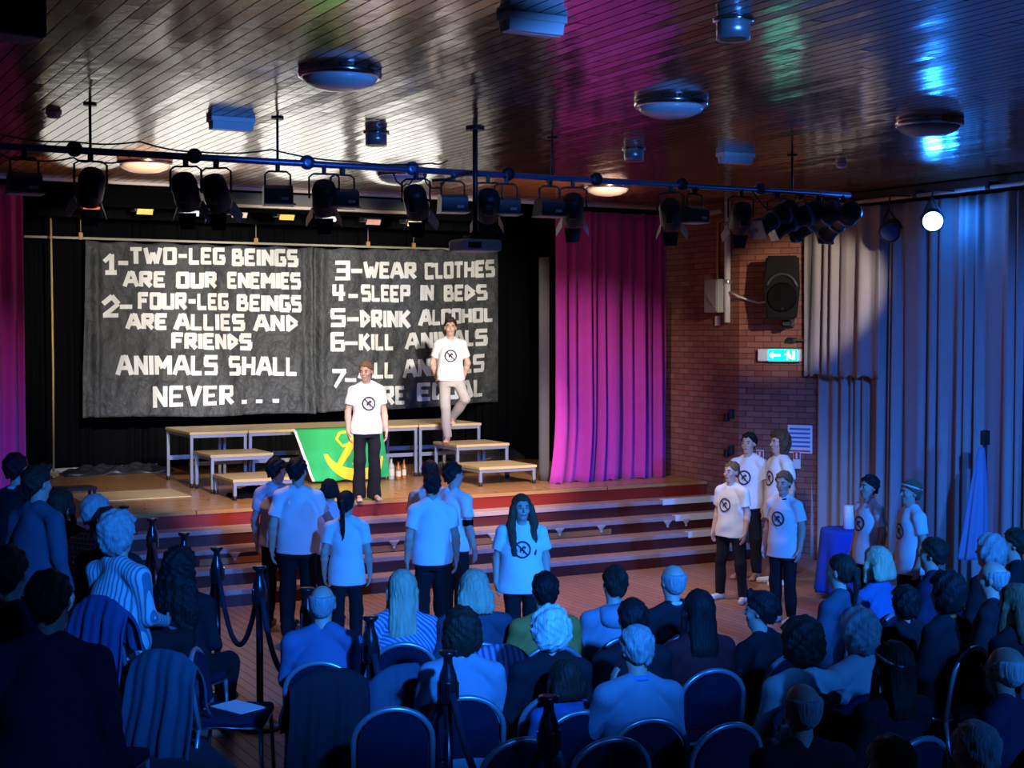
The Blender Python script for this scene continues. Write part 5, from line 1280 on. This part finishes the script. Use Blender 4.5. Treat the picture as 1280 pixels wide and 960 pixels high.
# ================================================================== THE YOUNG PERFORMERS
def yaw_of(dx, dy): return math.degrees(math.atan2(-dx, dy))
def stand(label, u, vtop, d, dirn, H, **k):
    """placed along the ray (u, vtop) at depth d so that the crown meets it"""
    r = ray(u, vtop); p = CAM + r * d
    return person(label, p.x, p.y, k.pop('z', 0.0), yaw_of(*dirn), H, **k)
STG = 'youngsters in white T-shirts'
stand('girl in flared black trousers standing on the stage before the green flag', 458, 453, 17.15, (-0.15, -0.9), 1.64, z=DECK_Z, hair=('tail', 'fair'), emblem=True, feet='bare', flare=0.03, head=(-32, -10, 0), hem=.84, seed=2, h=.0075)
p = atZ(566, 549, DECK_Z + .48)
P10 = {'kneeR': (.075, .06, .50), 'ankR': (.05, .03, .085), 'toeR': (.07, .19, .028), 'kneeL': (-.20, .12, .62), 'ankL': (-.02, -.20, .335), 'toeL': (-.03, -.05, .275), 'elR': (.26, -.07, 1.13), 'wrR': (.20, -.17, .92), 'elL': (-.25, -.08, 1.13), 'wrL': (-.19, -.19, .92)}
person('boy in grey joggers stepping down the staging before the right banner', 8.68, 17.98, DECK_Z + .48, yaw_of(-0.42, -0.9), 1.69, hair=('quiff', 'dark'), emblem=True, feet='bare', bottoms=M_GREYTR, pose=P10, hem=.88, seed=5, h=.0075)
# group at the left of the steps, seen from behind
stand('boy in a pale lilac T-shirt, leftmost of the group by the steps', 346, 573, 14.1, (0.55, 0.6), 1.66, hair=('short', 'black'), top=cloth('lilac_tee', (0.62, 0.60, 0.74), var=.05), head=(-25, 0, 0), seed=11, face=False)
stand('tall boy with his back turned, right beside the boy in lilac', 372, 576, 13.5, (0.35, 0.9), 1.71, hair=('short', 'black'), head=(-25, 0, 0), seed=12, wide=1.04, face=False, pose={'elR': (.30, .02, 1.16), 'wrR': (.30, .16, .95)})
stand('small dark-haired youngster half hidden behind the girl with the ponytail', 412, 603, 14.4, (0.5, 0.8), 1.41, hair=('bob', 'black'), hair_len=.12, top=cloth('lilac_tee', (0, 0, 0)), seed=13, face=False)
stand('girl with a long black ponytail down the back of her T-shirt', 433, 618, 12.9, (0.45, 0.88), 1.46, hair=('tail', 'black'), hair_len=.36, seed=14, hem=.72, face=False, head=(-12, 0, 0))
stand('boy half hidden behind the others in the middle group, his head at the back', 537, 582, 14.55, (0.2, 0.95), 1.58, hair=('short', 'black'), seed=15, face=False)
stand('boy in the middle of the steps group with his back turned and cropped dark hair', 540, 595, 13.2, (0.30, 0.92), 1.60, hair=('crop', 'black'), seed=16, face=False, wide=1.03)
stand('boy with glasses and a dark armband looking to the right', 567, 582, 13.9, (0.8, 0.35), 1.63, hair=('short', 'black'), head=(-15, 0, 0), glasses=True, seed=17, face=True)
stand('girl with very long brown hair facing the audience in front of the steps', 652, 622, 12.5, (-0.42, -0.9), 1.47, hair=('long', 'brown'), hair_len=.44, front=True, emblem=True, wide=1.22, hem=.74, seed=18, head=(12, 0, 0))
# group at the right
stand('smiling girl with tied-back hair in white socks, left front of the right-hand group', 914, 580, 15.6, (-0.9, -0.25), 1.48, hair=('bun', 'fair'), emblem=True, feet='sock', seed=21, wide=1.05, hem=.82, pose={'kneeL': (-.17, .02, .50), 'ankL': (-.20, 0, .085), 'toeL': (-.27, .13, .028), 'kneeR': (.14, .02, .50), 'ankR': (.17, 0, .085), 'toeR': (.17, .16, .028)})
stand('dark-haired boy standing behind the girl in white socks', 936, 548, 17.0, (-0.85, -0.45), 1.70, hair=('short', 'black'), emblem=True, feet='bare', seed=22)
stand('tall youngster with shoulder-length curly brown hair looking left', 974, 542, 16.6, (-0.95, 0.15), 1.74, hair=('curly', 'brown'), hair_len=.26, emblem=True, feet='sock', seed=23, hem=.74)
stand('fair short-haired boy at the front right of the group in long black trousers', 980, 599, 14.4, (-0.9, -0.3), 1.49, hair=('short', 'fair'), emblem=True, feet='sock', seed=24, head=(8, -6, 0), hem=.76, collar=M_BLACKCLOTH)
stand('dark-haired boy in profile beside the blue-clothed side table', 1086, 596, 14.0, (-0.98, 0.1), 1.49, hair=('short', 'black'), emblem=True, seed=25, hem=.74)
stand('fair-haired boy with a pale headband at the far right, in profile', 1138, 592, 13.35, (-1, 0.25), 1.51, hair=('short', 'fair'), emblem=True, seed=26, hem=.76, headband=cloth('pale_band', (0.7, 0.72, 0.75)))
for o in list(col.objects):
    if o.name.startswith('person') and 'armband' in o.get('label', ''):
        MB().lathe([(0.047, -.03), (0.050, -.025), (0.050, .025), (0.047, .03)], 16, Matrix.Translation((.222 * .925, -.03 * .925, 1.175 * .925))).build('armband', M_BLACKCLOTH, o)

# ================================================================== THE AUDIENCE
def C(n, c, **k): return cloth(n, c, **k)
NAVY = C('navy_wool', (0.02, 0.03, 0.07)); DARK = C('dark_wool', (0.015, 0.015, 0.02)); BLUEJ = C('blue_jumper', (0.10, 0.14, 0.26)); GREYB = C('greyblue_top', (0.26, 0.30, 0.38))
BROWN = C('brown_jacket', (0.50, 0.25, 0.06)); BURG = C('burgundy_top', (0.12, 0.015, 0.02)); PALE = C('pale_cardigan', (0.45, 0.50, 0.52)); SLATE = C('slate_jacket', (0.06, 0.08, 0.12)); BCOAT = C('blue_coat', (0.05, 0.14, 0.34))
WCOL = C('pale_collar', (0.6, 0.66, 0.7))
def check_mat():
    m = bpy.data.materials.new('blue_check_shirt'); m.use_nodes = True; nt = m.node_tree; b = nt.nodes['Principled BSDF']; b.inputs['Roughness'].default_value = .9
    tc = nt.nodes.new('ShaderNodeTexCoord'); acc = None
    for ax in ('X', 'Z'):
        w = nt.nodes.new('ShaderNodeTexWave'); w.bands_direction = ax; w.inputs['Scale'].default_value = 9; nt.links.new(tc.outputs['Object'], w.inputs['Vector'])
        g = nt.nodes.new('ShaderNodeMath'); g.operation = 'GREATER_THAN'; g.inputs[1].default_value = .85; nt.links.new(w.outputs['Fac'], g.inputs[0])
        if acc is None: acc = g.outputs[0]
        else:
            mxn = nt.nodes.new('ShaderNodeMath'); mxn.operation = 'MAXIMUM'; nt.links.new(acc, mxn.inputs[0]); nt.links.new(g.outputs[0], mxn.inputs[1]); acc = mxn.outputs[0]
    mx = nt.nodes.new('ShaderNodeMix'); mx.data_type = 'RGBA'; mx.inputs[6].default_value = (.10, .16, .34, 1); mx.inputs[7].default_value = (.6, .65, .75, 1)
    nt.links.new(acc, mx.inputs[0]); nt.links.new(mx.outputs[2], b.inputs['Base Color']); return m
def stripe_mat(name, a, c, sc, ax='X', th=.6):
    m = bpy.data.materials.new(name); m.use_nodes = True; nt = m.node_tree; b = nt.nodes['Principled BSDF']; b.inputs['Roughness'].default_value = .9
    tc = nt.nodes.new('ShaderNodeTexCoord'); w = nt.nodes.new('ShaderNodeTexWave'); w.bands_direction = ax; w.inputs['Scale'].default_value = sc; nt.links.new(tc.outputs['Object'], w.inputs['Vector'])
    g = nt.nodes.new('ShaderNodeMath'); g.operation = 'GREATER_THAN'; g.inputs[1].default_value = th; nt.links.new(w.outputs['Fac'], g.inputs[0])
    mx = nt.nodes.new('ShaderNodeMix'); mx.data_type = 'RGBA'; mx.inputs[6].default_value = (*a, 1); mx.inputs[7].default_value = (*c, 1)
    nt.links.new(g.outputs[0], mx.inputs[0]); nt.links.new(mx.outputs[2], b.inputs['Base Color']); return m
CHECK = check_mat(); KNIT = stripe_mat('striped_knit', (0.40, 0.52, 0.55), (0.10, 0.18, 0.25), 11, 'X', .7); PATT = stripe_mat('patterned_blouse', (0.10, 0.15, 0.35), (0.45, 0.50, 0.62), 16, 'DIAGONAL', .5)
A = seat_person
# right-hand block, front row
A('balding man in a blue jumper just behind the rope barrier', 403, 738, 1.28, hair=('bald', 'grey'), top=BLUEJ, seed=31, chair_label='chair of the balding man in the blue jumper', h=.011)
A('woman with long straight blond hair and a patterned blouse', 503, 722, 1.27, hair=('long', 'blond'), hair_len=.42, top=PATT, seed=32, chair_label='chair of the woman with long blond hair', h=.011)
A('woman with a blond bob in a dark jacket, front row', 593, 722, 1.27, hair=('bob', 'blond'), hair_len=.2, top=SLATE, seed=33, chair_label='chair of the woman with the blond bob', h=.011)
A('dark-haired man in a brown jacket with a pale collar', 681, 719, 1.30, hair=('short', 'black'), top=BROWN, collar=WCOL, wide=1.08, seed=34, chair_label='chair of the man in the brown jacket', h=.011)
A('woman with her dark hair pinned up wearing a grey-blue hood', 768, 716, 1.27, hair=('bun', 'dark'), top=GREYB, hood=GREYB, seed=35, chair_label='chair of the woman with pinned-up hair')
A('balding man with a pale collar and dark jacket, end of the front row', 841, 708, 1.30, hair=('bald', 'grey'), top=DARK, collar=WCOL, wide=1.1, seed=36, chair_label='chair of the balding man in the dark jacket')
A('woman with long dark hair in a burgundy top', 873, 750, 1.26, hair=('long', 'black'), hair_len=.34, top=BURG, seed=37, chair_label='chair of the woman in the burgundy top')
A('dark-haired man in a black jacket looking left, below the right-hand group', 950, 750, 1.20, H=1.6, hair=('quiff', 'black'), top=DARK, seed=38, turn=20, head=(20, 0, 0), chair_label='chair of the dark-haired man below the right-hand group')
A('girl with a low ponytail in a dark jacket looking left', 1050, 703, 1.26, hair=('tail', 'dark'), hair_len=.2, top=SLATE, seed=39, turn=15, chair_label='chair of the girl with the low ponytail')
A('woman with a pale blond bob in a blue jacket near the right', 1095, 694, 1.26, hair=('bob', 'blond'), hair_len=.16, top=BCOAT, seed=40, chair_label='chair of the woman with the pale blond bob')
A('dark-haired man in profile in front of the boy with the headband', 1165, 679, 1.28, hair=('short', 'dark'), top=NAVY, seed=41, turn=18, chair_label='chair of the man in profile below the boy with the headband')
A('woman with curly grey hair near the right edge, in front of the gown', 1236, 680, 1.25, hair=('curly', 'grey'), hair_len=.2, top=DARK, seed=42, chair_label='chair of the curly grey-haired woman at the right')
A('dark figure in profile at the right edge of the photo', 1268, 664, 1.30, hair=('short', 'dark'), top=DARK, seed=43, turn=15)
# second row
A('person with dark curly hair and a pale scarf behind a rope post', 577, 780, 1.24, hair=('curly', 'dark'), hair_len=.22, top=GREYB, seed=44, chair_label='chair of the dark curly-haired person by the nearest ropes', h=.011)
A('elderly woman with white curly hair and a dark coat', 688, 777, 1.24, hair=('curly', 'white'), hair_len=.15, top=DARK, seed=45, chair_label='chair of the white-haired elderly woman', h=.011)
A('dark-haired person hidden behind the grey-haired man with a hand to his face', 790, 757, 1.28, hair=('short', 'black'), top=DARK, seed=46, chair_label='chair of the dark-haired person behind the grey-haired man')
A('grey-haired man in a blue-grey jumper holding a hand to his face', 797, 795, 1.27, hair=('short', 'grey'), top=GREYB, collar=C('blue_collar', (0.12, 0.3, 0.6)), wide=1.12, seed=47, head=(10, -10, 0), chair_label='chair of the grey-haired man with a hand to his face', h=.011,
  pose={'elL': (-.27, .14, .66), 'wrL': (-.10, .15, .98), 'hdL': (.2, .1, 1)})
A('woman with bushy brown hair in a light blue cardigan', 1001, 787, 1.27, hair=('bushy', 'dark'), hair_len=.2, top=PALE, seed=48, turn=5, chair_label='chair of the bushy-haired woman, a fur-trimmed coat on it', h=.011)
A('older woman with short fluffy grey hair in a pale top', 1072, 778, 1.25, hair=('curly', 'grey'), hair_len=.14, top=PALE, seed=49, turn=10, chair_label='chair of the older woman with fluffy grey hair', h=.011)
A('person with short dark curls low between the blond bob and the dark woman', 1130, 738, 1.10, H=1.43, hair=('curly', 'black'), hair_len=.16, top=DARK, seed=50)
A('woman with dark wavy hair and an orange scarf at the right', 1182, 722, 1.30, hair=('bushy', 'black'), hair_len=.22, top=DARK, collar=C('orange_scarf', (0.5, 0.12, 0.03)), seed=51, turn=10, chair_label='chair of the woman with the orange scarf')
A('bald man in profile in front of the curly grey-haired woman', 1240, 708, 1.28, hair=('bald', 'grey'), top=DARK, seed=52, turn=20, chair_label='chair of the bald man at the right')
A('woman with long fair hair at the right edge of the photo', 1268, 742, 1.26, hair=('long', 'fair'), hair_len=.28, top=DARK, seed=53, turn=8, chair_label='chair of the fair-haired woman at the right edge')
# third row and the bottom edge
A('girl with dark hair and a blue hooded coat behind the nearest rope post', 706, 829, 1.09, H=1.42, hair=('bob', 'dark'), hair_len=.16, top=BCOAT, hood=BCOAT, seed=54, turn=10, chair_label='chair of the girl in the blue hooded coat', h=.011)
A('woman with long dark hair and a headband near the lower right', 1115, 822, 1.24, hair=('long', 'dark'), hair_len=.3, top=DARK, headband=C('grey_band', (0.3, 0.33, 0.36)), seed=55, turn=10, chair_label='chair of the woman with the headband')
A('bald man with glasses and a navy jacket at the lower right', 1256, 821, 1.26, hair=('bald', 'white'), top=NAVY, glasses=True, seed=56, turn=25, wide=1.1, chair_label='chair of the bald man with glasses')
A('person with grey hair at the bottom right edge of the photo', 1218, 918, 1.27, hair=('short', 'grey'), top=DARK, seed=57, chair_label=None)
A('bald head just showing at the bottom edge of the photo', 1002, 912, 1.10, hair=('bald', 'grey'), top=DARK, seed=58)
A('fair head just showing at the bottom edge right of the bald one', 1112, 945, 1.24, hair=('short', 'fair'), top=DARK, seed=59)
# left-hand block: two adults standing, the others seated on the low riser
def S(label, u, v, z, zf, facing, **k):
    p = atZ(u, v, z); k.setdefault('h', .013)
    return person(label, p.x, p.y, zf, facing, (z - zf) / 1.005, face=False, sleeve='long', wide=1.22, **k)
def B(label, u, v, z, facing, **k):
    return A(label, u, v, z, facing, H=(z - .3) / 1.345 * 1.75, zf=.3, **k)
S('dark-haired adult standing at the far left in front of the magenta curtain', 21, 568, 1.86, 0.0, -48, hair=('short', 'black'), top=DARK, collar=WCOL, seed=61)
S('adult with tousled dark hair standing in profile, second from the left edge', 47, 584, 1.98, 0.3, -60, hair=('quiff', 'dark'), top=SLATE, seed=62)
B('woman with long dark hair in the left block', 76, 612, 1.66, -45, hair=('long', 'dark'), hair_len=.36, top=DARK, seed=63)
B('grey-haired person in a blue checked shirt in the left block', 121, 621, 1.70, -55, hair=('short', 'grey'), top=CHECK, seed=64)
B('dark-haired head between the checked shirt and the curly grey hair', 136, 637, 1.68, -50, hair=('short', 'dark'), top=DARK, seed=65)
B('man with curly grey hair and glasses in a striped knitted cardigan', 148, 645, 1.70, -62, hair=('bushy', 'grey'), hair_len=.16, top=KNIT, glasses=True, seed=66, face=True, h=.011, chair_label='chair of the man in the striped cardigan')
S('person with a pale collar at the left edge, seen from behind', 10, 688, 1.92, 0.3, -30, hair=('short', 'dark'), top=NAVY, collar=C('green_collar', (0.10, 0.35, 0.35)), seed=67)
S('broad dark-haired person with back turned at the lower left', 62, 716, 1.95, 0.3, -26, hair=('short', 'dark'), top=NAVY, seed=68)
A('woman with a mass of long dark curls in the left block', 226, 690, 1.36, -48, H=1.77, hair=('bushy', 'black'), hair_len=.42, top=DARK, seed=69, h=.011, chair_label='chair with a coat on it, of the woman with long dark curls')

# empty chairs
for u, v, rz, lab in ((655, 921, -12, 'empty chair nearest the camera, left of the two in front'), (765, 921, -8, 'empty chair nearest the camera, right of the two in front'), (912, 903, -2, 'empty chair right of the grey-haired man, bottom of the photo'),
                      (492, 883, -18, 'empty chair behind the woman with long blond hair, beside the rope')):
    p = atZ(u, v, 0.885); d = R(rz); chair(lab, p.x - math.sin(d) * 0.27, p.y + math.cos(d) * 0.27, d)
p = atZ(296, 886, 0.49); cl = chair('empty side-on chair with a paper on its seat in the left aisle', p.x, p.y, R(-118))
o = MB().box((0, 0, 0), (0.21, 0.30, 0.004), 0.4).build('programme', M_WHITE); o.location = (p.x + .02, p.y + .03, 0.4935); tag(o, 'white paper programme lying on the empty side-on chair', 'paper')
p = atZ(128, 944, 0.49); chair('empty chair whose seat edge shows at the bottom left', p.x, p.y, R(-125))
# coats and cloths hung over chair backs: cloth falling from the rounded top of the back, behind and in front
def drape(name, label, cat, u, v, ztop, facing, m, w=0.25, ln=0.6, seed=1, fur=None):
    p = atZ(u, v, ztop); t = thing(name, label, cat, (p.x, p.y, 0), R(facing)); rn = random.Random(seed); ph = [rn.uniform(0, 6.28) for _ in range(4)]
    def fn(a, b):
        x = (a - .5) * 2; sgn = 1 if b < .35 else -1
        k = abs(b - .35) / (.35 if b < .35 else .65)                  # 0 at the crest
        top = ztop - 0.10 * abs(x) ** 2.6
        drop = (0.30 if b < .35 else ln) * k
        f = (0.018 * math.sin(9 * x + ph[0]) + 0.012 * math.sin(19 * x + ph[1] + 2 * k)) * (0.25 + k)
        y = sgn * (0.035 * min(1, k * 6) + 0.02 * k) + (0.08 * k * (1 if b < .35 else -1)) + f
        return Vector((x * w * (0.92 + .16 * k) + 0.02 * math.sin(6 * k + ph[2]) * k, y, top - drop + 0.02 * math.sin(5 * x + ph[3]) * k))
    grid_mesh('cloth', fn, 44, 40, m, t, 0.012)
    if fur:
        g = SDF(.011, .03); g.cone((-w * .9, -.06, ztop - .20), .038, (-w * .2, -.05, ztop - .03), .042).cone((-w * .2, -.05, ztop - .03), .042, (w * .7, -.05, ztop + .0), .042)
        g.disp = lambda P: .010 * np.sin(95 * P[..., 0]) * np.sin(90 * P[..., 2] + 60 * P[..., 1]); g.build('fur_trim', fur, t)
    return t
drape('coat', 'grey-blue coat hung over the chair of the woman with long dark curls', 'coat', 205, 812, 0.93, -48, C('greyblue_coat', (0.06, 0.08, 0.12)), .26, .7, 71)
drape('coat', 'dark jacket hung over the chair of the man in the striped cardigan', 'coat', 126, 745, 1.24, -60, C('blue_jacket', (0.04, 0.07, 0.18)), .26, .75, 72)
drape('coat', 'dark coat with a pale fur trim over the chair of the bushy-haired woman', 'coat', 1012, 872, 0.93, -6, C('dark_coat', (0.03, 0.035, 0.06)), .26, .7, 73, fur=C('fur', (0.35, 0.38, 0.4)))
drape('coat', 'black coat hung over the chair of the balding man behind the rope', 'coat', 412, 836, 0.93, -10, DARK, .26, .75, 76)
drape('shawl', 'striped lilac cloth hung over the chair of the woman with the blond bob', 'shawl', 621, 806, 0.93, -8, stripe_mat('striped_lilac', (0.30, 0.26, 0.42), (0.10, 0.09, 0.2), 8, 'X', .55), .24, .42, 74)
drape('coat', 'dark plum coat on the chair of the older woman with fluffy hair', 'coat', 1088, 868, 0.93, -4, C('plum_coat', (0.05, 0.015, 0.05)), .25, .7, 75)
drape('jacket', 'dark jacket over the chair of the woman with long blond hair', 'jacket', 508, 830, 0.93, -8, SLATE, .25, .6, 77)
